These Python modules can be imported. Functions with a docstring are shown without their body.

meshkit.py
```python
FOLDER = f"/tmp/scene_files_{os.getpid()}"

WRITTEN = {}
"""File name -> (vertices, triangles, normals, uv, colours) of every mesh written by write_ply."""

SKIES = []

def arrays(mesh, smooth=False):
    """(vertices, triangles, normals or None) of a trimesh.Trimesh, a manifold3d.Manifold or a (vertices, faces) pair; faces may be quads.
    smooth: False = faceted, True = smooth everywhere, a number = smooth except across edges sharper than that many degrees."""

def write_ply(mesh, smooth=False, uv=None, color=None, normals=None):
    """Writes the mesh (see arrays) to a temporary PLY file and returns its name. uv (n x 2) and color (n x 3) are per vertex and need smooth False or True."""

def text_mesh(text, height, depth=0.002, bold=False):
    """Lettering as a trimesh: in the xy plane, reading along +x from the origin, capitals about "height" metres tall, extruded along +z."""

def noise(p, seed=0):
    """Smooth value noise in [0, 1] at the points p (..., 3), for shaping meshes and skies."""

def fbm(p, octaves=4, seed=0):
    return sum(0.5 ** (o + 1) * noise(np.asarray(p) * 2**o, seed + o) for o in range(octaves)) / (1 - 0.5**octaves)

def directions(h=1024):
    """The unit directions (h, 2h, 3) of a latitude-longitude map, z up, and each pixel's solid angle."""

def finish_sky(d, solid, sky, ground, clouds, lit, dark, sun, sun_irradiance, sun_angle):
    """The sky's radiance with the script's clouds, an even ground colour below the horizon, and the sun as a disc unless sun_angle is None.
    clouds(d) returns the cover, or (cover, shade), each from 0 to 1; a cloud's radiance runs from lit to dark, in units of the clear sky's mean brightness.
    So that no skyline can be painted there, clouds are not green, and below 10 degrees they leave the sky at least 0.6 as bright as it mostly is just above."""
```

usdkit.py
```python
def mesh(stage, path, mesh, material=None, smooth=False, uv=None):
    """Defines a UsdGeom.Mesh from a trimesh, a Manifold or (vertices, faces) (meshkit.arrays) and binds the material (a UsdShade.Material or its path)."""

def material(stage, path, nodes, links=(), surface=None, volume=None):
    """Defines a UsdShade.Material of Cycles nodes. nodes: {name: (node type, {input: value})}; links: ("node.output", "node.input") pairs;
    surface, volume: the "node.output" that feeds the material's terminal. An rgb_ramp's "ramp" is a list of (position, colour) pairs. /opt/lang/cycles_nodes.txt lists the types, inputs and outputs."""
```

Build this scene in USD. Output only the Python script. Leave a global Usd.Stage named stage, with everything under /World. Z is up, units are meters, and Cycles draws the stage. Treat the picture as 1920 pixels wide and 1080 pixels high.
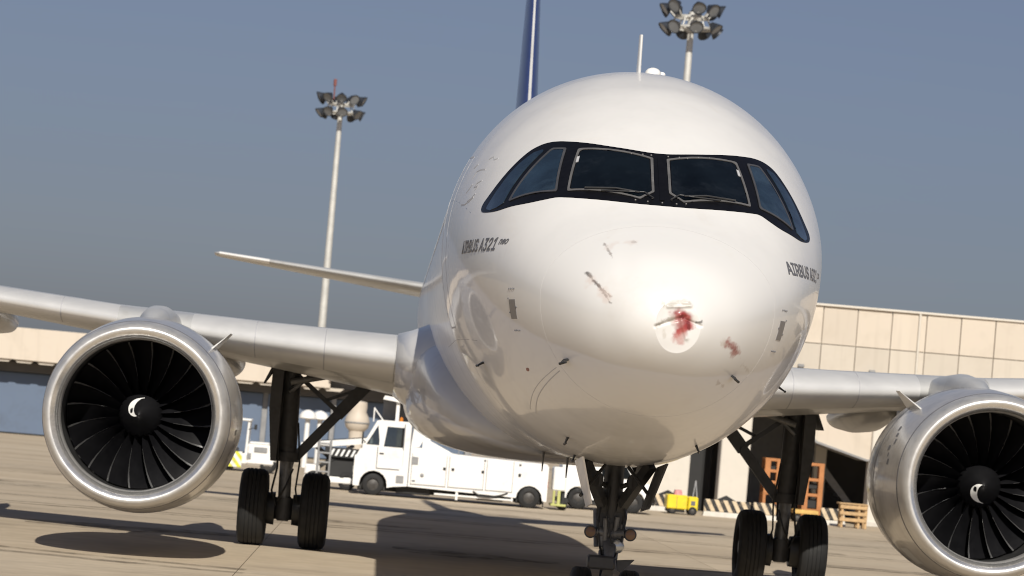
import math
import numpy as np
import trimesh
import manifold3d as m3
import usdkit, meshkit
from shapely.geometry import Polygon
from pxr import Usd, UsdGeom, UsdLux, UsdShade, Gf, Sdf, Vt

stage = Usd.Stage.CreateInMemory()
UsdGeom.SetStageUpAxis(stage, UsdGeom.Tokens.z)
UsdGeom.SetStageMetersPerUnit(stage, 1.0)
UsdGeom.Xform.Define(stage, '/World'); UsdGeom.Scope.Define(stage, '/World/Looks')

# ------------------------------------------------------------------ camera, sky, sun, exposure
CAM = dict(f=6432.3, eye=(-2.4422, -30.3022, 2.1729), yaw=0.0349, pitch=0.0391, roll=0.0844)
EXPOSURE = 0.28
SUN_DIR = np.array([0.095, -1.30, 1.0]); SUN_DIR /= np.linalg.norm(SUN_DIR)
SUN_I, SKY_I = 1.02, 0.055
fw = np.array([math.sin(CAM['yaw']) * math.cos(CAM['pitch']), math.cos(CAM['yaw']) * math.cos(CAM['pitch']), math.sin(CAM['pitch'])])
r0 = np.array([math.cos(CAM['yaw']), -math.sin(CAM['yaw']), 0.0]); u0 = np.cross(r0, fw)
cr, sr = math.cos(CAM['roll']), math.sin(CAM['roll'])
right, upv = cr * r0 + sr * u0, -sr * r0 + cr * u0
cam = UsdGeom.Camera.Define(stage, '/World/camera')
mat = Gf.Matrix4d(*right, 0, *upv, 0, *(-fw), 0, *CAM['eye'], 1)
cam.AddTransformOp().Set(mat)
cam.CreateHorizontalApertureAttr(36.0); cam.CreateVerticalApertureAttr(36.0 * 9 / 16)
cam.CreateFocalLengthAttr(36.0 * CAM['f'] / 1920.0)
cam.CreateFStopAttr(4.5); cam.CreateFocusDistanceAttr(31.5)
cam.CreateClippingRangeAttr(Gf.Vec2f(0.5, 5000)); cam.CreateExposureAttr(EXPOSURE)

elev = math.asin(SUN_DIR[2]); rot = math.atan2(SUN_DIR[0], SUN_DIR[1])
dome = UsdLux.DomeLight.Define(stage, '/World/sky')
dome.GetPrim().SetCustomDataByKey('kind', 'structure')
skym = usdkit.material(stage, '/World/Looks/sky_look', {
    'sky': ('sky_texture', {'sky_type': 'single_scattering', 'sun_disc': False, 'sun_elevation': elev, 'sun_rotation': rot, 'altitude': 30.0,
                            'air_density': 1.0, 'aerosol_density': 1.05, 'ozone_density': 2.0}),
    'hs': ('hsv', {'saturation': 0.66, 'value': 1.0}), 'tn': ('mix_color', {'blend_type': 'multiply', 'fac': 1.0, 'b': (.535, .565, .715), 'use_clamp': False}),
    'bg': ('background_shader', {'strength': SKY_I})}, [('sky.color', 'hs.color'), ('hs.color', 'tn.a'), ('tn.result', 'bg.color')], surface='bg.background')
UsdShade.MaterialBindingAPI.Apply(dome.GetPrim()).Bind(skym)
sun = UsdLux.DistantLight.Define(stage, '/World/sun')
sun.CreateNormalizeAttr(True); sun.CreateIntensityAttr(SUN_I); sun.CreateAngleAttr(0.53); sun.CreateColorAttr(Gf.Vec3f(1.0, 0.945, 0.855))
zz = SUN_DIR; xx = np.cross([0, 0, 1.0], zz); xx /= np.linalg.norm(xx); yy = np.cross(zz, xx)
sun.AddTransformOp().Set(Gf.Matrix4d(*xx, 0, *yy, 0, *zz, 0, 0, 0, 60, 1))

# ------------------------------------------------------------------ helpers
used = {}
origin = {}
def uniq(parent, name):
    k = (parent, name); n = used.get(k, -1) + 1; used[k] = n
    return f'{parent}/{name}' + (f'_{n:03d}' if n else '')
def tagp(prim, label=None, category=None, group=None, kind=None):
    for k, v in (('label', label), ('category', category), ('group', group), ('kind', kind)):
        if v: prim.SetCustomDataByKey(k, v)
def thing(name, label, cat, loc=(0, 0, 0), rotz=0.0, group=None):
    p = uniq('/World', name)
    x = UsdGeom.Xform.Define(stage, p); x.AddTranslateOp().Set(Gf.Vec3d(*map(float, loc)))
    if rotz: x.AddRotateZOp().Set(math.degrees(rotz))
    tagp(x.GetPrim(), label, cat, group)
    origin[p] = np.array(loc, float)
    return p
def V(m):
    if isinstance(m, trimesh.Trimesh): return np.array(m.vertices), np.array(m.faces)
    if hasattr(m, 'to_mesh'):
        q = m.to_mesh(); return np.array(q.vert_properties[:, :3]), np.array(q.tri_verts)
    v, f = np.asarray(m[0], float), np.asarray(m[1], int)
    if f.shape[1] == 4: f = np.vstack([f[:, [0, 1, 2]], f[:, [0, 2, 3]]])
    return v, f
def cat(*ms):
    vs, fs, n = [], [], 0
    for m in ms:
        v, f = V(m); vs.append(v); fs.append(f + n); n += len(v)
    return trimesh.Trimesh(np.vstack(vs), np.vstack(fs), process=False)
def part(parent, name, mesh, material, smooth=35, label=None, local=False, kind=None):
    """One mesh prim under parent. Vertices are given in world metres unless local."""
    p = uniq(parent, name)
    v, f = V(mesh)
    if not local:
        top = '/'.join(parent.split('/')[:3])
        v = v - origin.get(top, 0)
    m = usdkit.mesh(stage, p, trimesh.Trimesh(v, f, process=False), material, smooth=smooth)
    tagp(m.GetPrim(), label, kind=kind)
    return p
def single(name, mesh, material, label, cat_, group=None, smooth=35, kind=None):
    p = part('/World', name, mesh, material, smooth)
    tagp(stage.GetPrimAtPath(p), label, cat_, group, kind)
    return p
def cbox(lo, hi, b=0.02):
    lo, hi = np.array(lo, float), np.array(hi, float); c, h = (lo + hi) / 2, (hi - lo) / 2
    b = min(b, h.min() * 0.6); pts = []
    for s in np.ndindex(2, 2, 2):
        s = np.array(s) * 2 - 1
        for k in range(3):
            d = h - b; d[k] = h[k]; pts.append(c + s * d)
    return trimesh.convex.convex_hull(np.array(pts))
def hull(pts): return trimesh.convex.convex_hull(np.array(pts, float))
def prism(poly, axis, a, b):
    """Polygon (list of 2-D points) extruded along axis from a to b. axis 'y': points are (x, z); 'x': (y, z); 'z': (x, y)."""
    m = trimesh.creation.extrude_polygon(Polygon(poly), 1.0, engine='earcut'); v = np.array(m.vertices); t = a + (b - a) * v[:, 2]
    if axis == 'y': w = np.stack([v[:, 0], t, v[:, 1]], 1); flip = True
    elif axis == 'x': w = np.stack([t, v[:, 0], v[:, 1]], 1); flip = False
    else: w = np.stack([v[:, 0], v[:, 1], t], 1); flip = False
    f = np.array(m.faces)
    if flip != (b < a): f = f[:, ::-1]
    return trimesh.Trimesh(w, f, process=False)
def frame_of(d):
    d = np.asarray(d, float); d = d / np.linalg.norm(d)
    a = np.cross(d, [0, 0, 1.0]) if abs(d[2]) < 0.9 else np.cross(d, [1.0, 0, 0]); a /= np.linalg.norm(a)
    return d, a, np.cross(d, a)
def tube(p0, p1, r, r1=None, n=14):
    p0, p1 = np.array(p0, float), np.array(p1, float); r1 = r if r1 is None else r1
    d, a, b = frame_of(p1 - p0); t = np.linspace(0, 2 * np.pi, n, endpoint=False)
    ring = np.cos(t)[:, None] * a + np.sin(t)[:, None] * b
    v = np.vstack([p0 + ring * r, p1 + ring * r1, [p0], [p1]]); f = []
    for i in range(n):
        j = (i + 1) % n
        f += [[i, j, n + j], [i, n + j, n + i], [2 * n, j, i], [2 * n + 1, n + i, n + j]]
    f = np.array(f); m = trimesh.Trimesh(v, f, process=False)
    if m.volume < 0: m = trimesh.Trimesh(v, f[:, ::-1], process=False)
    return m
def wire(pts, r, n=8): return cat(*[tube(a, b, r, n=n) for a, b in zip(pts[:-1], pts[1:])])
def revolve(profile, origin_, axis, n=64, closed=False):
    """profile: (along axis, radius) pairs, swept round the axis through origin_."""
    d, a, b = frame_of(axis); pr = np.array(profile, float); k = len(pr)
    t = np.linspace(0, 2 * np.pi, n, endpoint=False)
    ring = np.cos(t)[:, None] * a + np.sin(t)[:, None] * b
    v = (np.array(origin_) + pr[None, :, 0, None] * d + pr[None, :, 1, None] * ring[:, None, :]).reshape(-1, 3)
    f = []
    for i in range(n):
        j = (i + 1) % n
        for q in range(k if closed else k - 1):
            r = (q + 1) % k
            f += [[i * k + q, j * k + q, j * k + r], [i * k + q, j * k + r, i * k + r]]
    m = trimesh.Trimesh(v, np.array(f), process=False)
    if m.volume < 0: m = trimesh.Trimesh(v, np.array(f)[:, ::-1], process=False)
    return m
def loft(secs, cap=True):
    """Closed sections (k x n x 3) joined in order, ends capped."""
    S = np.array(secs, float); k, n = S.shape[:2]; v = S.reshape(-1, 3); f = []
    for i in range(k - 1):
        for j in range(n):
            jn = (j + 1) % n
            f += [[i * n + j, i * n + jn, (i + 1) * n + jn], [i * n + j, (i + 1) * n + jn, (i + 1) * n + j]]
    if cap:
        v = np.vstack([v, S[0].mean(0), S[-1].mean(0)])
        for j in range(n):
            jn = (j + 1) % n
            f += [[k * n, jn, j], [k * n + 1, (k - 1) * n + j, (k - 1) * n + jn]]
    m = trimesh.Trimesh(v, np.array(f), process=False)
    if m.volume < 0: m = trimesh.Trimesh(v, np.array(f)[:, ::-1], process=False)
    return m
def ball(c, r, sub=2, scale=(1, 1, 1)):
    m = trimesh.creation.icosphere(subdivisions=sub, radius=1.0); return trimesh.Trimesh(np.array(m.vertices) * r * np.array(scale) + np.array(c), m.faces, process=False)
def mirror(m):
    v, f = V(m); return trimesh.Trimesh(v * [-1, 1, 1], f[:, ::-1], process=False)
def rotm(m, ang, axis, at=(0, 0, 0)):
    m = m.copy(); m.apply_transform(trimesh.transformations.rotation_matrix(ang, axis, at)); return m
def chaikin(p, n=2, closed=True):
    p = np.array(p, float)
    for _ in range(n):
        nx = np.roll(p, -1, 0)
        p = np.stack([.75 * p + .25 * nx, .25 * p + .75 * nx], 1).reshape(-1, 2)
    return p

# ------------------------------------------------------------------ materials
LK = '/World/Looks/'
def paint(name, col, rough=0.4, metal=0.0, var=0.08, scale=3.0, coat=0.0, coat_rough=0.05, bump=0.0, spec=0.5, dirt=None, dirt_scale=0.8, dirt_lo=0.5, dirt_hi=0.75, diff_rough=0.0):
    """A painted or metal surface: colour with two noises of wear, uneven gloss, optional dirt and fine relief."""
    c = np.array(col, float)
    nodes = {'g': ('texture_coordinate', {}), 'n': ('noise_texture', {'scale': scale, 'detail': 6.0, 'roughness': 0.62}),
             'r': ('rgb_ramp', {'ramp': [(0.3, tuple(c * (1 - var))), (0.7, tuple(np.minimum(c * (1 + var), 1)))]}),
             'rr': ('map_range', {'from_min': 0.3, 'from_max': 0.7, 'to_min': max(rough * 0.8, 0.02), 'to_max': min(rough * 1.2, 1.0)}),
             'p': ('principled_bsdf', {'metallic': metal, 'coat_weight': coat, 'coat_roughness': coat_rough, 'specular_ior_level': spec, 'diffuse_roughness': diff_rough})}
    links = [('g.object', 'n.vector'), ('n.fac', 'r.fac'), ('n.fac', 'rr.value'), ('rr.result', 'p.roughness')]
    out = 'r.color'
    if dirt is not None:
        nodes['dn'] = ('noise_texture', {'scale': dirt_scale, 'detail': 8.0, 'roughness': 0.7, 'distortion': 0.4})
        nodes['dm'] = ('map_range', {'from_min': dirt_lo, 'from_max': dirt_hi, 'to_min': 0.0, 'to_max': 0.85, 'clamp': True})
        nodes['dx'] = ('mix_color', {'b': tuple(dirt)})
        links += [('g.object', 'dn.vector'), ('dn.fac', 'dm.value'), ('dm.result', 'dx.fac'), (out, 'dx.a')]; out = 'dx.result'
    links.append((out, 'p.base_color'))
    if bump:
        nodes['bn'] = ('noise_texture', {'scale': scale * (2.2 if name == 'aircraft_white' else 8), 'detail': 2.0 if name == 'aircraft_white' else 5.0}); nodes['b'] = ('bump', {'strength': 0.5, 'distance': bump})
        links += [('g.object', 'bn.vector'), ('bn.fac', 'b.height'), ('b.normal', 'p.normal')]
    return usdkit.material(stage, LK + name, nodes, links, surface='p.BSDF')
M = {}
M['white'] = paint('aircraft_white', (.69, .678, .655), .36, coat=.5, coat_rough=.06, var=.02, scale=1.2, bump=.0006, dirt=(.62, .58, .52), dirt_scale=1.3, dirt_lo=.56, dirt_hi=.95)
M['wing_grey'] = paint('wing_grey', (.46, .46, .45), .38, coat=.25, coat_rough=.12, var=.05, scale=1.5, dirt=(.30, .28, .25), dirt_scale=1.8, dirt_lo=.5, dirt_hi=.9)
M['metal'] = paint('bare_metal', (.68, .675, .66), .45, metal=.35, var=.04, scale=1.2)
M['lip'] = paint('inlet_lip_metal', (.62, .61, .59), .40, metal=.6, var=.10, scale=5)
M['cowl'] = paint('engine_cowl', (.55, .53, .50), .33, metal=.35, coat=.5, coat_rough=.1, var=.05, scale=2, dirt=(.34, .32, .29), dirt_scale=2.2, dirt_lo=.5, dirt_hi=.9)
M['fan'] = paint('fan_blade', (.006, .006, .007), .5, spec=.12, var=.2, scale=6)
M['fan_tip'] = paint('fan_blade_edge', (.5, .5, .5), .3, metal=.9, var=.1, scale=6)
M['duct'] = paint('inlet_duct', (.02, .02, .02), .6, var=.2)
M['spinner'] = paint('spinner', (.008, .008, .009), .4, spec=.25, var=.2)
M['mark_white'] = paint('white_mark', (.8, .8, .78), .5, var=.03)
M['mask'] = paint('window_mask_black', (.005, .005, .006), .3, spec=.22, var=.2, scale=5)
M['pane'] = paint('cockpit_glass', (.003, .005, .007), .09, var=.5, scale=2, spec=.28, dirt=(.016, .020, .025), dirt_scale=2.6, dirt_lo=.5, dirt_hi=.85)
M['pane_side'] = paint('side_glass', (.012, .024, .038), .10, var=.4, scale=3, spec=.9, coat=.5, dirt=(.045, .075, .105), dirt_scale=1.8, dirt_lo=.48, dirt_hi=.8, coat_rough=.03)
M['frame'] = paint('window_frame_metal', (.17, .165, .16), .45, metal=.4, var=.15, scale=8)
M['grey_mark'] = paint('grey_marking', (.13, .13, .14), .5, var=.1)
M['pale_mark'] = paint('pale_grey_marking', (.42, .42, .43), .5, var=.1)
M['plate'] = paint('probe_plate', (.22, .21, .21), .4, metal=.3, var=.12, scale=14)
M['dark_metal'] = paint('dark_metal', (.03, .03, .03), .45, metal=.4, var=.25, scale=8)
M['gear'] = paint('gear_leg', (.045, .045, .046), .5, metal=.2, var=.3, scale=7, dirt=(.015, .013, .012), dirt_scale=6)
M['gear_light'] = paint('gear_grey', (.16, .16, .16), .4, metal=.3, var=.25, scale=9, dirt=(.03, .028, .025), dirt_scale=7)
M['chrome'] = paint('oleo_chrome', (.7, .7, .7), .15, metal=1.0, var=.05)
M['tyre'] = paint('tyre_rubber', (.010, .010, .010), .75, var=.25, scale=6, bump=.002, dirt=(.028, .025, .022), dirt_scale=5, dirt_lo=.55, dirt_hi=.9)
M['rim'] = paint('wheel_rim', (.22, .22, .22), .4, metal=.6, var=.2, scale=9)
M['lamp'] = paint('lamp_glass', (.55, .55, .52), .12, metal=.5, var=.1)
M['lamp_warm'] = paint('lamp_glass_amber', (.16, .09, .05), .15, var=.2)
M['tail_blue'] = paint('tail_blue', (.035, .055, .16), .35, coat=.5, var=.06)
M['beige_red'] = paint('fairing_inside', (.16, .10, .08), .5, var=.3, scale=5)
M['vwhite'] = paint('vehicle_white', (.80, .79, .76), .38, coat=.4, coat_rough=.1, var=.03, scale=2, dirt=(.55, .50, .43), dirt_scale=2.5, dirt_lo=.55, dirt_hi=.95)
M['vdark'] = paint('vehicle_underbody', (.02, .02, .02), .7, var=.3, scale=5)
M['hub'] = paint('hub_dark', (.07, .065, .06), .5, metal=.3, var=.2, scale=9)
M['window_far'] = paint('cabin_window_grey', (.30, .31, .33), .2, var=.1)
M['side_frame'] = paint('side_window_frame', (.09, .09, .095), .4, metal=.4, var=.15, scale=8)
M['wiper'] = paint('wiper_arm', (.05, .05, .05), .45, metal=.4, var=.2)
M['vgrey'] = paint('vehicle_grey', (.25, .25, .25), .5, var=.15, scale=5)
M['seat'] = paint('vehicle_seat', (.05, .05, .055), .8, var=.2)
M['yellow'] = paint('yellow_paint', (.75, .58, .02), .45, coat=.2, var=.08, scale=4, dirt=(.3, .22, .05), dirt_scale=3, dirt_lo=.55, dirt_hi=.9)
M['red'] = paint('red_paint', (.30, .02, .02), .45, var=.15, scale=5)
M['orange'] = paint('orange_paint', (.44, .18, .06), .5, var=.15, scale=4, dirt=(.2, .08, .03), dirt_scale=3, dirt_lo=.5, dirt_hi=.9)
M['wood'] = paint('pallet_wood', (.48, .32, .16), .8, var=.25, scale=7)


def panel_paint(name, col, dirtc):
    return usdkit.material(stage, LK + name, {'g': ('geometry', {}), 'oi': ('object_info', {}), 'n': ('noise_texture', {'scale': .9, 'detail': 8.0, 'roughness': .7, 'distortion': .4}), 'mp': ('mapping', {'scale': (3.0, 3.0, .25)}), 'n2': ('noise_texture', {'scale': 1.2, 'detail': 6.0}),
        'm': ('map_range', {'from_min': .52, 'from_max': .9, 'to_min': 0., 'to_max': .8, 'clamp': True}), 'm2': ('map_range', {'from_min': .55, 'from_max': .8, 'to_min': 0., 'to_max': .35, 'clamp': True}), 'v': ('map_range', {'to_min': .93, 'to_max': 1.05}), 'a': ('mix_color', {'blend_type': 'multiply', 'fac': 1.0, 'a': col, 'use_clamp': False}),
        'b': ('mix_color', {'b': dirtc}), 'c': ('mix_color', {'b': tuple(np.array(dirtc) * .8)}), 'p': ('principled_bsdf', {'roughness': .55, 'specular_ior_level': .35})},
        [('oi.random', 'v.value'), ('v.result', 'a.b'), ('g.position', 'n.vector'), ('g.position', 'mp.vector'), ('mp.vector', 'n2.vector'), ('n.fac', 'm.value'), ('n2.fac', 'm2.value'), ('m.result', 'b.fac'), ('a.result', 'b.a'), ('m2.result', 'c.fac'), ('b.result', 'c.a'), ('c.result', 'p.base_color')], surface='p.BSDF')
M['cream'] = panel_paint('cream_panel', (.58, .51, .42), (.45, .39, .31)); M['cream_b'] = panel_paint('cream_panel_faded', (.55, .495, .415), (.44, .385, .31))
M['joint'] = paint('cladding_joint', (.44, .39, .32), .8, var=.15)
M['col'] = paint('column_render', (.62, .575, .50), .8, var=.05, scale=1.5, bump=.002, dirt=(.45, .40, .33), dirt_scale=1.5, dirt_lo=.55, dirt_hi=.9)
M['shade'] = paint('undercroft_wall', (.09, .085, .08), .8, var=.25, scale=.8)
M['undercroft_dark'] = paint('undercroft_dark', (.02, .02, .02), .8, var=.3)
M['blue_wall'] = paint('blue_grey_wall', (.105, .145, .215), .6, var=.05, scale=.6, dirt=(.085, .11, .155), dirt_scale=.7)
M['concrete'] = paint('barrier_concrete', (.55, .52, .46), .85, var=.12, scale=5, bump=.003)
M['galv'] = paint('galvanised_mast', (.58, .57, .53), .5, metal=.25, var=.08, scale=2)
M['flood'] = paint('floodlight_housing', (.035, .04, .05), .5, metal=.3, var=.3, scale=4)
M['flood_glass'] = paint('floodlight_glass', (.20, .21, .22), .18, var=.1)
def stripes(name, a, b, width, ang, axis_x=1.0, axis_z=1.0):
    nodes = {'g': ('texture_coordinate', {}), 'mp': ('mapping', {'rotation': (0.0, ang, 0.0), 'scale': (1.0, 1.0, 1.0)}),
             'w': ('wave_texture', {'wave_type': 'bands', 'bands_direction': 'x', 'profile': 'saw', 'scale': 2 * math.pi / 20.0 / width * 0.5}),
             'r': ('rgb_ramp', {'ramp': [(0.0, a), (0.5, b)], 'interpolate': False}), 'n': ('noise_texture', {'scale': 9.0, 'detail': 6.0}),
             'x': ('mix_color', {'b': (.25, .2, .14)}), 'mr': ('map_range', {'from_min': .5, 'from_max': .8, 'to_min': 0., 'to_max': .7, 'clamp': True}), 'p': ('principled_bsdf', {'roughness': .6})}
    return usdkit.material(stage, LK + name, nodes, [('g.object', 'mp.vector'), ('mp.vector', 'w.vector'), ('w.fac', 'r.fac'), ('g.object', 'n.vector'), ('n.fac', 'mr.value'), ('mr.result', 'x.fac'), ('r.color', 'x.a'), ('x.result', 'p.base_color')], surface='p.BSDF')
M['hazard'] = stripes('hazard_stripes', (.02, .02, .02), (.62, .50, .34), .11, .5)
M['hazard_yellow'] = stripes('hazard_stripes_yellow', (.62, .62, .05), (.75, .75, .70), .10, .7)
# the apron: worn warm concrete with stains, tyre marks and scuffs
M['apron'] = usdkit.material(stage, LK + 'apron_concrete', {
    'g': ('geometry', {}), 'oi': ('object_info', {}),
    'mp': ('mapping', {'scale': (.35, 1.0, 1.0)}),
    'n1': ('noise_texture', {'scale': .16, 'detail': 8.0, 'roughness': .62, 'distortion': .6}), 'n2': ('noise_texture', {'scale': 2.2, 'detail': 8.0, 'roughness': .7}),
    'n3': ('noise_texture', {'scale': .45, 'detail': 8.0, 'roughness': .72, 'distortion': 1.0}),
    'r1': ('rgb_ramp', {'ramp': [(.28, (.40, .325, .23)), (.5, (.49, .405, .295)), (.72, (.54, .455, .34))]}),
    'r2': ('rgb_ramp', {'ramp': [(.3, (.88, .88, .88)), (.7, (1.08, 1.08, 1.08))]}),
    'rv': ('map_range', {'to_min': .86, 'to_max': 1.08}), 'mx': ('mix_color', {'blend_type': 'multiply', 'fac': 1.0, 'use_clamp': False}), 'mv': ('mix_color', {'blend_type': 'multiply', 'fac': 1.0, 'use_clamp': False}),
    'st': ('map_range', {'from_min': .55, 'from_max': .74, 'to_min': 0.0, 'to_max': .62, 'clamp': True}), 'sx': ('mix_color', {'b': (.16, .13, .10)}),
    'b': ('bump', {'strength': .4, 'distance': .004}), 'p': ('principled_bsdf', {'roughness': .85, 'specular_ior_level': .25})},
    [('g.position', 'mp.vector'), ('mp.vector', 'n1.vector'), ('g.position', 'n2.vector'), ('mp.vector', 'n3.vector'), ('n1.fac', 'r1.fac'), ('n2.fac', 'r2.fac'), ('r1.color', 'mx.a'), ('r2.color', 'mx.b'),
     ('oi.random', 'rv.value'), ('mx.result', 'mv.a'), ('rv.result', 'mv.b'), ('n3.fac', 'st.value'), ('st.result', 'sx.fac'), ('mv.result', 'sx.a'), ('sx.result', 'p.base_color'), ('n2.fac', 'b.height'), ('b.normal', 'p.normal')], surface='p.BSDF')
M['seam'] = paint('joint_sealant', (.13, .10, .075), .8, var=.2)
# radome paint: the white paint plus the stains that a bird strike left, read per vertex
M['radome'] = usdkit.material(stage, LK + 'radome_white', {
    'g': ('texture_coordinate', {}), 'a': ('attribute', {'attribute': 'stain_color'}), 'f': ('attribute', {'attribute': 'stain_amount'}),
    'n': ('noise_texture', {'scale': 1.3, 'detail': 8.0, 'roughness': .7}), 'm': ('map_range', {'from_min': .56, 'from_max': .95, 'to_min': 0., 'to_max': .85, 'clamp': True}),
    'd': ('mix_color', {'a': (.69, .678, .655), 'b': (.62, .58, .52)}), 'x': ('mix_color', {}), 'p': ('principled_bsdf', {'roughness': .36, 'coat_weight': .45, 'coat_roughness': .08})},
    [('g.object', 'n.vector'), ('n.fac', 'm.value'), ('m.result', 'd.fac'), ('d.result', 'x.a'), ('a.color', 'x.b'), ('f.fac', 'x.fac'), ('x.result', 'p.base_color')], surface='p.BSDF')
M['glass'] = usdkit.material(stage, LK + 'window_glass', {'t': ('transparent_bsdf', {'color': (.62, .66, .68)}), 'gl': ('glossy_bsdf', {'color': (.9, .9, .9), 'roughness': .03}), 'f': ('fresnel', {'IOR': 1.5}), 'm': ('mix_closure', {})},
    [('f.fac', 'm.fac'), ('t.BSDF', 'm.closure1'), ('gl.BSDF', 'm.closure2')], surface='m.closure')

def faint(name, col, lo, hi, sc):
    """A worn film (rubber, tar) that lets the surface below show through its gaps."""
    return usdkit.material(stage, LK + name, {'g': ('geometry', {}), 'n': ('noise_texture', {'scale': sc, 'detail': 7.0, 'roughness': .75}), 'm': ('map_range', {'from_min': lo, 'from_max': hi, 'to_min': 0., 'to_max': .75, 'clamp': True}),
        't': ('transparent_bsdf', {}), 'd': ('diffuse_bsdf', {'color': col}), 'x': ('mix_closure', {})}, [('g.position', 'n.vector'), ('n.fac', 'm.value'), ('m.result', 'x.fac'), ('t.BSDF', 'x.closure1'), ('d.BSDF', 'x.closure2')], surface='x.closure')
M['rubber_mark'] = faint('tyre_rubber_mark', (.05, .042, .035), .40, .70, 1.4)
M['oil_mark'] = faint('oil_stain', (.06, .05, .04), .42, .72, 2.2)
M['tar'] = paint('tar_seam', (.05, .045, .04), .7, var=.3, scale=5)
M['lamp_orange'] = paint('beacon_orange', (.55, .18, .02), .2, var=.1)
M['lip_bright'] = paint('lip_polished', (.80, .79, .77), .24, metal=.85, var=.06, scale=4)

# ================================================================== THE APRON
def slab_box(x0, x1, y0, y1):
    return cbox((x0, y0, -.12), (x1, y1, 0.0), .004)
base_v = [(-900, -200, -.05), (900, -200, -.05), (900, 2500, -.05), (-900, 2500, -.05)]
AP = part('/World', 'apron', (base_v, [[0, 1, 2], [0, 2, 3]]), M['seam'], False)
tagp(stage.GetPrimAtPath(AP), kind='structure')
# far and side fields as sheets, the slabs near the aircraft one by one
GX = np.arange(-26.6, 27.0, 7.5); GY = np.arange(-2.0, 62.1, 8.0)
G_ = .004
for i in range(len(GX) - 1):
    for j in range(len(GY) - 1):
        part(AP, 'slab', slab_box(GX[i] + G_, GX[i + 1] - G_, GY[j] + G_, GY[j + 1] - G_), M['apron'], False)
def sheet(x0, x1, y0, y1, z=0.0): return ([(x0, y0, z), (x1, y0, z), (x1, y1, z), (x0, y1, z)], [[0, 1, 2], [0, 2, 3]])
xa, xb, ya, yb = GX[0], GX[-1], GY[0], GY[-1]
part(AP, 'outer_paving', cat(sheet(-900, xa, -200, 2500), sheet(xb, 900, -200, 2500), sheet(xa, xb, -200, ya), sheet(xa, xb, yb, 2500)), M['apron'], False)

def ribbon(pts, w, z=.004):
    p = np.array(pts, float); t = np.linspace(0, len(p) - 1, 40); c = np.stack([_CSp(np.arange(len(p)), p[:, k])(t) for k in (0, 1)], 1)
    d = np.gradient(c, axis=0); n = np.stack([-d[:, 1], d[:, 0]], 1); n /= np.linalg.norm(n, axis=1, keepdims=True)
    v = np.vstack([np.c_[c - n * w / 2, np.full(40, z)], np.c_[c + n * w / 2, np.full(40, z)]])
    f = np.array([[i, i + 1, 41 + i] for i in range(39)] + [[i, 41 + i, 40 + i] for i in range(39)]); m = trimesh.Trimesh(v, f, process=False)
    return m if m.face_normals[:, 2].mean() > 0 else trimesh.Trimesh(v, f[:, ::-1], process=False)
from scipy.interpolate import CubicSpline as _CSp
RG = np.random.default_rng(21)
zt = .004
for k, (x0, y0, x1, y1, bend) in enumerate(((-14, 30, 12, 33, 1.2), (-9, 44, 15, 40, -1.5), (-16, 38, 3, 47, 1.0), (2, 26, 16, 36, -2), (-3, 12, 14, 24, 2), (-12, 52, 14, 54, .8), (4, 46, 17, 50, 1.0), (-13, 18, -4, 13, -1))):
    for o_ in (0, .95):
        part(AP, 'tyre_mark', ribbon([(x0, y0 + o_), ((x0 + x1) / 2, (y0 + y1) / 2 + bend + o_), (x1, y1 + o_)], RG.uniform(.22, .36), zt), M['rubber_mark'], False); zt += .0004
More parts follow.
